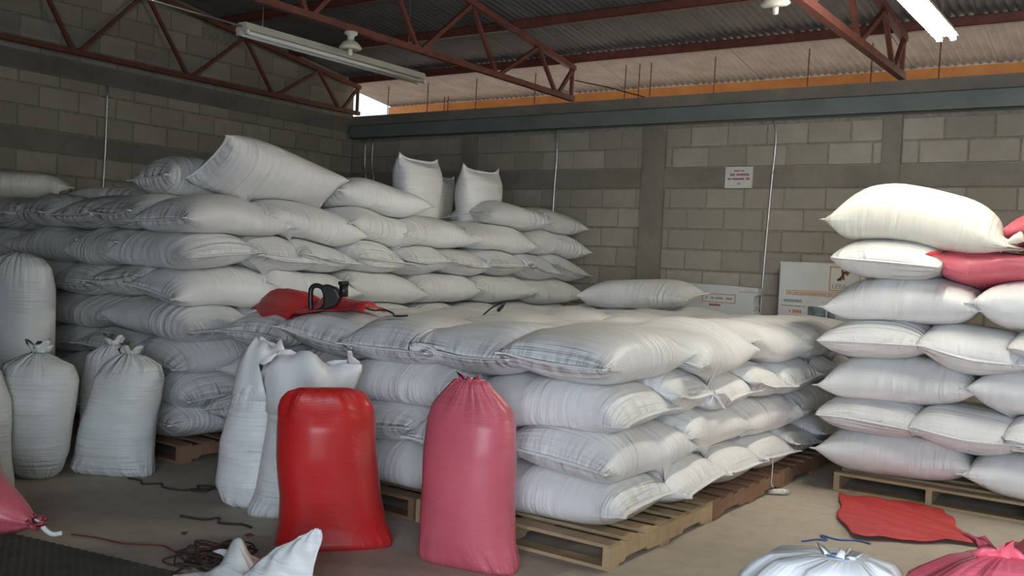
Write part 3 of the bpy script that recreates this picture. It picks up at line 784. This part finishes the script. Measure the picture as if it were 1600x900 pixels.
def tuft(ob, base, head, at, sz, mat, tw=None, tilt=(0, 0), seed=1, rings=5, style=0):
    """gathered cloth above the tie, and the twine round it"""
    r = random.Random(seed); mb = MB(); nu = 28; V = []; F = []
    ca, sa = math.cos(math.radians(head)), math.sin(math.radians(head))
    prof = [(-.03, 1.6), (-.01, 1.0), (.0, .8), (.02, 1.15), (.035, 1.5)][:rings]
    if style: prof = [(-.04, 1.6), (-.01, .8), (.0, .62), (.02, .7), (.045, 1.05), (.07, 1.3)]
    for hz, rr in prof:
        for i in range(nu):
            a = 2*math.pi*i/nu; k = rr*(1+.28*math.sin(7*a+hz*30+seed)+.12*math.sin(12*a+seed*2))
            x = at[0] + sz*k*math.cos(a)*1.25 + tilt[0]*(hz+.03); y = at[1] + sz*k*math.sin(a)*.7 + tilt[1]*(hz+.03)
            z = at[2] + hz*sz/.05 + (sz*.45*math.sin(3*a+seed) + sz*.25*math.sin(7*a) if hz >= .02 else 0)
            V.append((ca*x-sa*y, sa*x+ca*y, z))
    k = len(prof)
    for j in range(k-1):
        for i in range(nu): F.append((j*nu+i, j*nu+(i+1) % nu, (j+1)*nu+(i+1) % nu, (j+1)*nu+i))
    cc = [sum(V[(k-1)*nu+i][q] for i in range(nu))/nu for q in range(3)]; cc[2] = min(V[(k-1)*nu+i][2] for i in range(nu)) - .004; V.append(tuple(cc))
    for i in range(nu): F.append(((k-1)*nu+i, (k-1)*nu+(i+1) % nu, k*nu))
    mb.add(V, F); mb.obj('gathered_mouth', M[mat], ob, True)
    if tw:
        ring = [(ca*(at[0]+sz*1.05*math.cos(a))-sa*(at[1]+sz*.6*math.sin(a)), sa*(at[0]+sz*1.05*math.cos(a))+ca*(at[1]+sz*.6*math.sin(a)), at[2]+.002) for a in [k*math.pi/6 for k in range(13)]]
        mb = MB(); mb.tube(ring, .006, 6); mb.obj('twine', M[tw], ob, True)
GS = 'filled sacks standing on the floor in front of the stacks'
# red sack (front)
b = (-3.36, 3.31, 0)
o = tall_sack(b, 52, [(0, .285, .10, .03, 0), (.03, .29, .125, .03, 0), (.12, .265, .155, .02, 0), (.25, .245, .17, .005, 0), (.45, .24, .17, -.02, 0), (.60, .238, .16, -.03, 0), (.68, .228, .135, -.03, 0), (.73, .205, .10, -.035, 0), (.765, .165, .055, -.04, 0), (.778, .11, .02, -.05, 0)],
          'bright red filled sack standing in front of the open white sacks', GS, 'red', 31, neck=True, pleat=.075, kpl=7)
tuft(o, b, 52, (-.05, 0, .757), .03, 'red', 'twine_dark', seed=3, rings=3)
# pink sack
b = (-2.70, 3.56, 0)
o = tall_sack(b, 12, [(0, .245, .09, .02, 0), (.03, .25, .12, .02, 0), (.12, .235, .15, .005, 0), (.3, .23, .17, 0, 0), (.55, .228, .17, 0, 0), (.68, .222, .155, -.0, 0), (.74, .20, .125, -.005, 0), (.80, .145, .085, -.01, 0), (.845, .10, .05, -.015, 0), (.868, .08, .03, -.015, 0)],
          'pink-red filled sack standing at the front corner of the low middle stack', GS, 'pink', 32, neck=True, pleat=.07, kpl=9)
tuft(o, b, 12, (-.015, -.0, .855), .045, 'pink', None, seed=5, rings=4)
# two open white sacks
def open_mouth(ob, base, head, rings, seed, mat='white', label=None):
    """loose empty cloth above the fill: list of (height, half width, half depth, shift)"""
    r = random.Random(seed); nu = 40; V = []; F = []; ca, sa = math.cos(math.radians(head)), math.sin(math.radians(head))
    for j, (h, hw, hd, sx, am) in enumerate(rings):
        for i in range(nu):
            a = 2*math.pi*i/nu; c_, s_ = math.cos(a), math.sin(a)
            k = 1+am*(math.sin(5*a+seed+j*.7)+.6*math.sin(9*a+j))
            x = hw*c_*k + sx; y = hd*s_*(1+am*3*math.sin(6*a+j+seed)); z = h + am*.25*math.sin(3*a+seed)+am*.12*math.sin(7*a)
            V.append((ca*x-sa*y, sa*x+ca*y, z))
    k = len(rings)
    for j in range(k-1):
        for i in range(nu): F.append((j*nu+i, j*nu+(i+1) % nu, (j+1)*nu+(i+1) % nu, (j+1)*nu+i))
    mb = MB(); mb.add(V, F); o = mb.obj('loose_mouth', M[mat], ob, True)
    s = o.modifiers.new('thickness', 'SOLIDIFY'); s.thickness = .004
    return o
b = (-3.86, 3.60, 0)
b1 = (-4.22, 3.55, 0)
o = tall_sack(b1, 35, [(0, .14, .10, .02, 0), (.03, .17, .14, .015, 0), (.12, .20, .17, 0, 0), (.35, .185, .165, 0, 0), (.55, .16, .14, .015, 0), (.66, .14, .115, .025, 0), (.70, .12, .09, .03, 0)],
          'open white sack, left of the two behind the red sack', GS, 'white', 33)
open_mouth(o, b1, 35, [(.60, .155, .13, .02, .0), (.68, .15, .11, .03, .03), (.78, .135, .085, .035, .05), (.87, .115, .05, .04, .06), (.92, .085, .025, .05, .08)], 2)
o = tall_sack(b, 35, [(0, .27, .11, -.02, 0), (.03, .27, .14, -.02, 0), (.12, .25, .17, -.01, 0), (.35, .225, .175, 0, 0), (.5, .21, .16, 0, 0), (.6, .205, .14, 0, 0), (.66, .18, .10, 0, 0)],
          'open white sack with crumpled loose mouth, directly behind the red sack', GS, 'white', 34)
open_mouth(o, b, 35, [(.56, .215, .16, 0, .0), (.66, .222, .13, .005, .05), (.74, .232, .10, .01, .09), (.81, .24, .07, .012, .12), (.86, .24, .045, .015, .14)], 7)
# standing sacks at left
b = (-5.28, 3.30, 0)
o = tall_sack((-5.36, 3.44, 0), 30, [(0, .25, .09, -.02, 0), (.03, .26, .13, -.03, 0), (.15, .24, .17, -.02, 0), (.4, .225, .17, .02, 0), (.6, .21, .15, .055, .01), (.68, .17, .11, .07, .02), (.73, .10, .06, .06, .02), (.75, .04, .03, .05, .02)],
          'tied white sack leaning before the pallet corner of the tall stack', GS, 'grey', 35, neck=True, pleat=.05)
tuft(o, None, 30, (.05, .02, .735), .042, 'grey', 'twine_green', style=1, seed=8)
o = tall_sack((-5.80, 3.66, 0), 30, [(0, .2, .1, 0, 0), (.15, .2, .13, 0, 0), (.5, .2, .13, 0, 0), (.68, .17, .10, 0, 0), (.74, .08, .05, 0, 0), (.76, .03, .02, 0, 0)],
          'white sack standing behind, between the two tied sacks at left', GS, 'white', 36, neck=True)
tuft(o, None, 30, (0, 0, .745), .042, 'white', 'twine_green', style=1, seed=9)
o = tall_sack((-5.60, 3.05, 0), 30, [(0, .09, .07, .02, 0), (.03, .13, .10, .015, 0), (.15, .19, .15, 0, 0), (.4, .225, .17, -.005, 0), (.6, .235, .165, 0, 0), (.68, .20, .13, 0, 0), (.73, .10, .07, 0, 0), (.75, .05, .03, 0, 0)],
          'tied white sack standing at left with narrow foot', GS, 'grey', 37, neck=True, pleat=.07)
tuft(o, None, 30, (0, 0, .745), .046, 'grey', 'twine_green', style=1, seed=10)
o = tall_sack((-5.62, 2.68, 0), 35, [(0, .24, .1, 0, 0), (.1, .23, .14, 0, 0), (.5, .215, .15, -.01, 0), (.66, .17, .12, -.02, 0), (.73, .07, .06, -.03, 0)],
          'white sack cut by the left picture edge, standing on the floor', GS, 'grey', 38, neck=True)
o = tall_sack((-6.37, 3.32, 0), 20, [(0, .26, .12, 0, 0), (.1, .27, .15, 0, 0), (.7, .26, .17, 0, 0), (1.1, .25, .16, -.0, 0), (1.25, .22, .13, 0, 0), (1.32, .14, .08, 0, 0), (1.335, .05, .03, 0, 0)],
          'very tall shade-greyed white sack at the left edge, leaning against the tall stack', GS, 'grey', 39, neck=True, pleat=.02)

# ------------------------------------------------------------------ bags in the foreground (cut by the frame)
o = sack((-4.83, 2.17, .13), .62, .40, .26, 30, 'pink-red sack at the lower left edge with a twisted white tie', 'sacks lying in the foreground', mat='pink', conform=False, seams=(0, 0), zmin=0.0, seed=44)
def lying_bag(name, pts, rad, mat, label, group, seed, flat=.8, pleat_from=.7, nu=32, n=8, cat='sack'):
    """a soft bag swept along a line, its radius falling towards a tied neck"""
    r = random.Random(seed); C_ = spline(pts, n); m = len(C_)
    cum = [i/(m-1) for i in range(m)]; keys = [i/(len(rad)-1) for i in range(len(rad))]
    V = []; wv = wob(r, 6)
    for j, c in enumerate(C_):
        d = (C_[min(j+1, m-1)]-C_[max(j-1, 0)]).normalized(); side = d.cross(Vector((0, 0, 1))).normalized(); up = side.cross(d)
        R_ = float(np.interp(cum[j], keys, rad)); pf = max(0, (cum[j]-pleat_from)/(1-pleat_from))
        for i in range(nu):
            a = 2*math.pi*i/nu
            k = 1+.015*sum(q[0]*math.sin(q[1]*cum[j]*5+q[2]*a+q[3]) for q in wv) + pf*.16*math.sin(8*a+seed)
            p = c + side*math.cos(a)*R_*k + up*math.sin(a)*R_*k*flat
            V.append((p.x, p.y, max(p.z, .004)))
    V = np.array(V); F = grid_faces(nu, m); caps = [tuple(range(nu))[::-1], tuple((m-1)*nu+i for i in range(nu))]
    o = finish_sack(name, V, F, (nu, m), M[mat], label, cat, group, (pts[0][0], pts[0][1], 0), [], None, caps)
    register(V, F+caps); return o
GF = 'filled sacks lying or standing in the foreground'
bpy.data.objects.remove(o, do_unlink=True)
nk = (-4.245, 2.30, .14)
o = lying_bag('lying_sack', [(-4.98, 1.98, .29), (-4.76, 2.06, .28), (-4.5, 2.17, .21), nk, (-4.215, 2.31, .15)], [.27, .30, .19, .03, .045], 'pink', 'pink-red sack at the lower left edge with twisted white tie', GF, 51, flat=.95, pleat_from=.55)
mb = MB(); z0 = o.location
mb.tube([Vector(p)-z0 for p in spline([(nk[0], nk[1], .15), (nk[0]+.035, nk[1]+.02, .14), (nk[0]+.06, nk[1]+.035, .11), (nk[0]+.09, nk[1]+.055, .09), (nk[0]+.115, nk[1]+.085, .095)], 4)], .011, 8)
mb.obj('twisted_tie', M['twine_white'], o, True)
# tied sacks standing near the camera, tops in view
b = (-.655, 2.27, 0)
o = tall_sack(b, 20, [(0, .22, .13, 0, 0), (.1, .24, .18, 0, 0), (.4, .235, .19, 0, 0), (.64, .215, .175, 0, 0), (.72, .18, .15, .0, 0), (.77, .14, .11, .01, -.01), (.79, .07, .06, .03, -.02)],
          'white tied sack standing at the bottom edge, in front of the flat red sack', GF, 'white_soft', 61, neck=True, pleat=.10, kpl=9)
tuft(o, b, 20, (.03, -.03, .785), .028, 'white_soft', 'twine_blue', seed=12, rings=4)
b = (-.345, 2.50, 0)
o = tall_sack(b, 30, [(0, .22, .13, 0, 0), (.1, .23, .18, 0, 0), (.4, .225, .18, 0, 0), (.64, .205, .17, 0, 0), (.73, .16, .13, .01, 0), (.785, .09, .08, .03, 0), (.80, .05, .045, .04, 0)],
          'pink-red tied sack standing at the lower right corner', GF, 'pink_soft', 62, neck=True, pleat=.10, kpl=8)
tuft(o, b, 30, (.04, 0, .795), .04, 'pink_soft', None, seed=13)

def cloth(name, corners, nx, ny, hfun, label, cat, group, mat, seed, amp=.02, thick=.004, zmin=None, edge=.02, parent=None, loc0=None):
    r = random.Random(seed); A, B, C_, D = [Vector(c) for c in corners]; V = []
    w_ = [(r.uniform(2, 9), r.uniform(2, 9), r.uniform(0, 6.3), r.uniform(.3, 1)) for _ in range(9)]
    for j in range(ny):
        v = j/(ny-1)
        for i in range(nx):
            u = i/(nx-1); p = A.lerp(B, u).lerp(D.lerp(C_, u), v)
            s = sum(q[3]*(1-abs(math.sin(q[0]*u+q[1]*v+q[2]))**.6) for q in w_)/4
            p = p + Vector((edge*math.sin(5*v+seed)*(abs(u-.5)*2)**4 + edge*math.sin(13*v+2*seed)*.4*(abs(u-.5)*2)**4, edge*math.sin(6*u+seed)*(abs(v-.5)*2)**4+ edge*.5*math.sin(15*u+seed)*(abs(v-.5)*2)**4, 0))
            z = hfun(u, v, p) + amp*s
            if zmin is not None: z = max(z, zmin)
            V.append((p.x, p.y, z))
    F = [(j*nx+i, j*nx+i+1, (j+1)*nx+i+1, (j+1)*nx+i) for j in range(ny-1) for i in range(nx-1)]
    org = Vector(loc0 or (V[0][0], V[0][1], min(q[2] for q in V)))
    me = bpy.data.meshes.new(name); me.from_pydata([tuple(Vector(q)-org) for q in V], [], F)
    uvl = me.uv_layers.new(name='UVMap')
    for lp in me.loops: uvl.data[lp.index].uv = ((lp.vertex_index % nx)/nx, (lp.vertex_index//nx)/ny*.4+.3)
    me.polygons.foreach_set('use_smooth', [True]*len(me.polygons))
    o = mesh_obj(name, me, M[mat], parent)
    if parent is None: o.location = org; tag(o, label, cat, group)
    s = o.modifiers.new('thickness', 'SOLIDIFY'); s.thickness = thick; s.offset = 1
    return o
# flat red sack on the floor by the right stack
o = cloth('empty_sack', [(-1.42, 5.38, 0), (-.80, 5.72, 0), (-1.18, 6.42, 0), (-1.80, 6.36, 0)], 60, 46, lambda u, v, p: .008, 'flat empty red sack lying on the floor before the right stack', 'sack', None, 'redcloth', 3, amp=.032, edge=.03)
# empty white sack crumpled at the bottom edge, one corner standing up
def sheet3(name, rows, mat, parent, origin, k=7, amp=.006, seed=1):
    R_ = [spline(q, k) for q in rows]; n = len(R_[0]); cols = [spline([R_[j][i] for j in range(len(R_))], k) for i in range(n)]
    m = len(cols[0]); V = []; r = random.Random(seed); w_ = [(r.uniform(5, 16), r.uniform(5, 16), r.uniform(0, 6)) for _ in range(5)]
    for j in range(m):
        for i in range(n):
            p = cols[i][j] - Vector(origin); u, v = i/n, j/m
            d = sum(1-2*abs(math.sin(a*u+b*v+c))**.7 for a, b, c in w_)/3*amp
            V.append((p.x+d*.6, p.y-d*.8, p.z+d))
    F = [(j*n+i, j*n+i+1, (j+1)*n+i+1, (j+1)*n+i) for j in range(m-1) for i in range(n-1)]
    me = bpy.data.meshes.new(name); me.from_pydata(V, [], F); uvl = me.uv_layers.new(name='UVMap')
    for lp in me.loops: uvl.data[lp.index].uv = ((lp.vertex_index % n)/n*.3, (lp.vertex_index//n)/m*.3+.35)
    me.polygons.foreach_set('use_smooth', [True]*len(me.polygons))
    o = mesh_obj(name, me, M[mat], parent); sd = o.modifiers.new('thickness', 'SOLIDIFY'); sd.thickness = .004
    return o
o = cloth('empty_sack', [(-3.30, 2.50, 0), (-2.78, 2.62, 0), (-2.90, 2.86, 0), (-3.50, 2.84, 0)], 56, 44, lambda u, v, p: .02 + .13*math.exp(-((u-.22)**2/.02+(v-.5)**2/.05)) + .07*math.exp(-((u-.75)**2/.02+(v-.5)**2/.05)), 'crumpled empty white sack with upright corner at the bottom edge before the red sack', 'sack', None, 'white', 5, amp=.06, zmin=.004, edge=.05)
g0 = tuple(o.location)
sheet3('standing_corner', [[(-3.10, 2.52, .03), (-2.95, 2.56, .03), (-2.80, 2.62, .03)],
                           [(-3.08, 2.56, .10), (-2.93, 2.55, .12), (-2.78, 2.65, .10)],
                           [(-3.00, 2.62, .20), (-2.89, 2.61, .20), (-2.80, 2.69, .19)],
                           [(-2.92, 2.69, .26), (-2.86, 2.69, .27), (-2.81, 2.73, .26)],
                           [(-2.87, 2.735, .295), (-2.845, 2.735, .31), (-2.825, 2.745, .30)]], 'white', o, g0, amp=.008, seed=3)

def ground_z(x, y, zs=3.0):
    best = 0
    for b, lo, hi in placed:
        if lo[0] <= x <= hi[0] and lo[1] <= y <= hi[1]:
            h = b.ray_cast(Vector((x, y, zs)), Vector((0, 0, -1)), 5)
            if h[0] is not None: best = max(best, h[0].z)
    return best
# red empty sack and bag closing machine on the low stack
o = cloth('empty_sack', [(-4.92, 4.0, 0), (-4.02, 4.12, 0), (-4.10, 4.46, 0), (-4.98, 4.42, 0)], 60, 34,
          lambda u, v, p: ground_z(p.x, p.y, 1.22) + .006 + .11*max(0, 1-abs(v-.55)/.45)**.7*(1-u)**.5*(.6+.4*math.sin(3+6*v)) + .03*math.exp(-(u-.95)**2/.01), 'crumpled bright red empty sack on the low stack under the black machine', 'sack', None, 'redcloth', 8, amp=.055, edge=.04)
mx, my = -4.30, 4.12; mz0 = ground_z(mx, my, 1.22)+.012
e = empty('bag_closing_machine', (mx, my, mz0), 'black portable bag closing machine lying on the red empty sack', 'machine', rz=math.radians(28))
e.rotation_euler = (0, math.radians(-14), math.radians(30)); e.scale = (.82, .82, .82)
mb = MB()   # closed handle loop
mb.tube(spline([(-.10, 0, .02), (-.085, 0, .10), (-.065, 0, .175), (-.03, 0, .195), (.01, 0, .18), (.035, 0, .14), (.02, 0, .05), (-.02, 0, .012), (-.07, 0, .008), (-.10, 0, .02)], 5), .019, 10); mb.obj('handle', M['black'], e, True)
mb = MB(); P = []
prof = [(.0, .0), (.10, .015), (.15, .07), (.13, .15), (.06, .19), (.015, .17), (.03, .10)]
for y in (-.045, .045): P += [(x, y, z) for x, z in prof]
n = len(prof); mb.add(P, [tuple(range(n)), tuple(range(n, 2*n))[::-1]] + [(i, (i+1) % n, n+(i+1) % n, n+i) for i in range(n)])
o = mb.obj('motor_body', M['black'], e); bv = o.modifiers.new('b', 'BEVEL'); bv.width = .012; bv.segments = 3
mb = MB(); mb.tube([(.17, 0, .07), (.185, 0, .16)], [.03, .034], 16); mb.tube([(.185, 0, .16), (.19, 0, .185)], [.042, .040], 16); mb.obj('thread_spool', M['black'], e, True)
mb = MB(); mb.tube(spline([(.03, .0, .19), (.09, 0, .175), (.15, 0, .13), (.18, 0, .11)], 4), .003, 5); mb.obj('thread', M['galv'], e)
pts = []
for k, (x, y) in enumerate([(-4.10, 4.18), (-3.97, 4.2), (-3.83, 4.15), (-3.76, 4.15), (-3.70, 4.1), (-3.62, 4.12)]):
    pts.append((x, y, ground_z(x, y, 1.25) + (.07, .07, .04, .012, .012, .012)[k]))
mb = MB(); q0 = Vector(pts[0]); mb.tube([p-q0 for p in spline(pts, 5)], .006, 6); o = mb.obj('power_cord', M['black'], None, True); o.location = q0; tag(o, 'black cord trailing from the machine over the white sacks', 'cord')
pts = []
for k, (x, y) in enumerate([(-3.98, 5.28), (-3.90, 5.32), (-3.82, 5.33), (-3.77, 5.28), (-3.74, 5.17)]):
    pts.append((x, y, ground_z(x, y, 1.25) + (.012, .05, .07, .065, .03)[k]))
mb = MB(); q0 = Vector(pts[0]); mb.tube([p-q0 for p in spline(pts, 5)], [.006]*17+[.012]*4, 6); o = mb.obj('cord_plug', M['black'], None, True); o.location = q0; tag(o, 'short black cord end with plug on the middle of the low stack', 'cord')

# ------------------------------------------------------------------ white boxes against the back wall
def text(s, size, mat, parent, loc, name='lettering'):
    c = bpy.data.curves.new(name, 'FONT'); c.body = s; c.size = size; c.extrude = .001; c.materials.append(M[mat])
    o = bpy.data.objects.new(name, c); COL.objects.link(o); o.parent = parent; o.location = loc; me = bpy.data.meshes.new_from_object(o); bpy.data.objects.remove(o, do_unlink=True); bpy.data.curves.remove(c)
    o = mesh_obj(name, me, M[mat], parent); o.location = loc; o.rotation_euler = (math.pi/2, 0, 0); return o
def frame(e, x0, x1, z0, z1, t, mat, y=-.003, name='printed_frame'):
    mb = MB()
    for a, b, c, d in ((x0, x1, z0, z0+t), (x0, x1, z1-t, z1), (x0, x0+t, z0, z1), (x1-t, x1, z0, z1)): mb.box((a, y, c), (b, y+.004, d))
    mb.obj(name, M[mat], e)
e = empty('cardboard_box', (-3.17, 8.96, 0), 'tall white printed carton against the back wall left of the right stack', 'box')
mb = MB(); mb.box((0, 0, 0), (1.05, .16, 1.555)); o = mb.obj('carton', M['paper'], e); bv = o.modifiers.new('b', 'BEVEL'); bv.width = .005
mb = MB(); mb.box((-.002, -.004, 1.543), (1.052, .08, 1.558)); mb.obj('lid_edge', M['signwhite'], e)
frame(e, .475, .76, 1.30, 1.53, .012, 'print_gold')
mb = MB()   # small brown rider-like emblem made of plain blobs
mb.lathe((0, 0, 0), [(.001, -.002), (.03, -.001), (.03, .001), (.001, .002)], 12)
for a, b in (((.57, 1.40), (.60, 1.46)), ((.60, 1.46), (.59, 1.50)), ((.60, 1.46), (.63, 1.49)), ((.63, 1.49), (.66, 1.475)), ((.575, 1.42), (.55, 1.40)), ((.60, 1.45), (.605, 1.41)), ((.63, 1.48), (.64, 1.45))):
    mb.bar((a[0], -.002, a[1]), (b[0], -.002, b[1]), .003, .022)
mb.v = [v for v in mb.v]; mb.f = mb.f
emb = MB()
for a, b in (((.57, 1.40), (.60, 1.46)), ((.60, 1.46), (.59, 1.50)), ((.60, 1.46), (.63, 1.49)), ((.63, 1.49), (.66, 1.475)), ((.575, 1.42), (.55, 1.40)), ((.60, 1.45), (.605, 1.41)), ((.63, 1.48), (.64, 1.45))):
    emb.bar((a[0], -.002, a[1]), (b[0], -.002, b[1]), .003, .022)
emb.obj('emblem', M['print_brown'], e)
text('LEBA', .062, 'print_grey', e, (.50, -.001, 1.325))
frame(e, .075, .62, 1.245, 1.29, .006, 'print_orange'); dashes(e, .09, .60, 1.256, .02, M['print_gold'], -.003, 5)
dashes(e, .055, .23, 1.175, .028, M['print_grey'], -.003, 6); dashes(e, .03, .26, 1.135, .010, M['print_grey'], -.003, 7); dashes(e, .095, .23, 1.075, .032, M['print_orange'], -.003, 8)
mb = MB(); mb.box((.29, -.003, .98), (.46, .001, 1.145)); mb.obj('printed_photo', M['print_photo'], e)
mb = MB(); mb.box((.475, -.003, 1.0), (.55, .001, 1.145)); mb.obj('printed_photo', M['print_photo'], e)
text('A LEB', .03, 'print_grey', e, (.42, -.001, 1.18))
e = empty('cardboard_box', (-4.58, 8.97, 0), 'lower white carton with orange printed frame behind the single sack', 'box')
mb = MB(); P = []
prof = [(0, 0), (1.19, 0), (1.19, 1.02), (1.165, 1.06), (1.175, 1.10), (1.16, 1.14), (1.165, 1.2), (1.20, 1.215), (1.205, 1.285), (.92, 1.295), (0, 1.30)]
for y in (0, .14): P += [(x, y, z) for x, z in prof]
n = len(prof); mb.add(P, [tuple(range(n)), tuple(range(n, 2*n))[::-1]] + [(i, (i+1) % n, n+(i+1) % n, n+i) for i in range(n)])
mb.obj('carton', M['paper'], e)
mb = MB(); mb.box((.99, -.006, 1.235), (1.205, .0, 1.285)); mb.obj('lid_flap', M['signwhite'], e)
mb = MB(); mb.box((1.0, -.009, 1.24), (1.2, -.005, 1.243)); mb.obj('lid_crease', M['dark'], e)
frame(e, .62, .975, 1.12, 1.21, .008, 'print_orange'); dashes(e, .66, .94, 1.155, .022, M['print_grey'], -.003, 15)
dashes(e, .70, .82, 1.085, .024, M['print_red'], -.003, 16)

# ------------------------------------------------------------------ floor things
mb = MB(); A = [(-4.75, 2.33), (-3.20, 2.62), (-2.7, 1.2), (-4.3, .9)]
V = []; nx, ny = 60, 60
def bil(u, v): 
    p = [(1-v)*((1-u)*A[0][k]+u*A[1][k]) + v*((1-u)*A[3][k]+u*A[2][k]) for k in (0, 1)]; return p
for lay_ in (0, 1):
    for j in range(ny+1):
        for i in range(nx+1):
            x, y = bil(i/nx, j/ny); V.append((x, y, .001 if lay_ == 0 else .012 + (.0035 if (i+j) % 2 else 0)))
F = []; N1 = (nx+1)*(ny+1)
for j in range(ny):
    for i in range(nx):
        a = j*(nx+1)+i; F.append((N1+a, N1+a+1, N1+a+nx+2, N1+a+nx+1)); F.append((a, a+nx+1, a+nx+2, a+1))
for i in range(nx): F.append((i, i+1, N1+i+1, N1+i)); a = ny*(nx+1)+i; F.append((a+1, a, N1+a, N1+a+1))
for j in range(ny): a = j*(nx+1); F.append((a+nx+1, a, N1+a, N1+a+nx+1)); a += nx; F.append((a, a+nx+1, N1+a+nx+1, N1+a))
mb.add(V, F); tag(mb.obj('rubber_mat', M['rubber']), 'black ribbed rubber mat on the floor at the lower left', 'mat')

def string(name, pts, rad, mat, label, cat='twine', group=None):
    q0 = Vector(pts[0]); mb = MB(); mb.tube([Vector(p)-q0 for p in spline(pts, 5)], rad, 5)
    o = mb.obj(name, M[mat], None, True); o.location = q0; return tag(o, label, cat, group)
string('twine', [(-5.18, 3.40, .006), (-5.08, 3.42, .006), (-5.0, 3.38, .006), (-4.93, 3.46, .006), (-4.86, 3.42, .006), (-4.74, 3.44, .006), (-4.66, 3.52, .008), (-4.74, 3.58, .006), (-4.64, 3.62, .01), (-4.60, 3.52, .006), (-4.70, 3.49, .006), (-4.55, 3.66, .006), (-4.47, 3.60, .006)], .006, 'twine_dark', 'tangled dark twine on the floor between the tied sack and open sacks')
string('twine', [(-4.27, 3.12, .006), (-4.13, 3.16, .006), (-4.08, 3.22, .012), (-4.02, 3.18, .006), (-3.92, 3.24, .006), (-3.84, 3.24, .006)], .006, 'twine_dark', 'short dark twine on the floor at the foot of the open white sacks')
string('twine', [(-4.35, 2.56, .008), (-4.2, 2.62, .006), (-4.05, 2.65, .006), (-3.9, 2.75, .006), (-3.78, 2.74, .006), (-3.62, 2.8, .006), (-3.5, 2.82, .008), (-3.35, 2.92, .006)], .004, 'twine_red', 'reddish twine running from the mat edge into the tangle')
tg = empty('twine_tangle', (-3.55, 2.80, .0), 'tangle of dark brown twine on the floor at the mat corner', 'twine')
r = random.Random(77)
for k in range(16):
    cx, cy = r.uniform(-.10, .12), r.uniform(-.14, .12); ra, rb = r.uniform(.06, .17), r.uniform(.04, .12); a0 = r.uniform(0, 6.28); tl = r.uniform(0, 3)
    pts = []
    for i in range(r.randint(7, 12)):
        a = a0 + i*.75; q = 1 + r.uniform(-.15, .15)
        x = math.cos(a)*ra*q; y = math.sin(a)*rb*q
        pts.append((cx+x*math.cos(tl)-y*math.sin(tl), cy+x*math.sin(tl)+y*math.cos(tl), .008+r.uniform(0, .035)))
    if k % 3 == 0: pts.append((pts[-1][0]+r.uniform(-.25, .2), pts[-1][1]+r.uniform(-.05, .25), .006))
    mb = MB(); mb.tube(spline(pts, 5), .0045, 5); mb.obj('strand', M['twine_red' if k in (4, 11) else 'twine_dark'], tg, True)
string('twine', [(-1.60, 5.10, .006), (-1.55, 5.2, .006), (-1.50, 5.22, .006), (-1.56, 5.3, .006), (-1.46, 5.28, .006), (-1.38, 5.34, .006), (-1.30, 5.33, .006)], .005, 'twine_blue', 'blue twine on the floor between flat red sack and white tied sack')
o = lying_bag('crumpled_label', [(-2.13, 6.03, .02), (-2.09, 6.06, .024), (-2.05, 6.10, .022), (-2.02, 6.13, .02)], [.012, .022, .024, .012], 'cream', 'small crumpled cream paper scrap on the floor beside the low stack pallets', None, 91, flat=.8, nu=12, n=3, cat='litter')
string('twine', [(-2.11, 6.0, .33), (-2.105, 6.02, .2), (-2.11, 6.03, .08), (-2.10, 6.045, .05)], .003, 'twine_white', 'thin white thread hanging from the low stack to the paper scrap')
for k, (x, y) in enumerate([(-2.98, 3.62), (-2.62, 3.30), (-4.0, 2.95), (-3.75, 3.15)]):
    mb = MB(); a = k*1.3
    mb.add([(-.03*math.cos(a), -.03*math.sin(a), .002), (.02*math.sin(a), -.02*math.cos(a), .010), (.03*math.cos(a), .03*math.sin(a), .003), (-.02*math.sin(a), .02*math.cos(a), .008), (0, 0, .0)], [(0,1,2,3), (1,0,4), (2,1,4), (3,2,4), (0,3,4)])
    o = mb.obj('dry_leaf', M['rust']); o.location = (x, y, 0); tag(o, ('small dry leaf scrap on the floor between the red and pink sacks', 'small dry leaf scrap on the floor in front of the pink sack', 'small dry leaf scrap on the floor between the twine tangle and short dark twine', 'small dry leaf scrap on the floor nearest the open white sacks')[k], 'litter', 'leaf scraps on the floor')
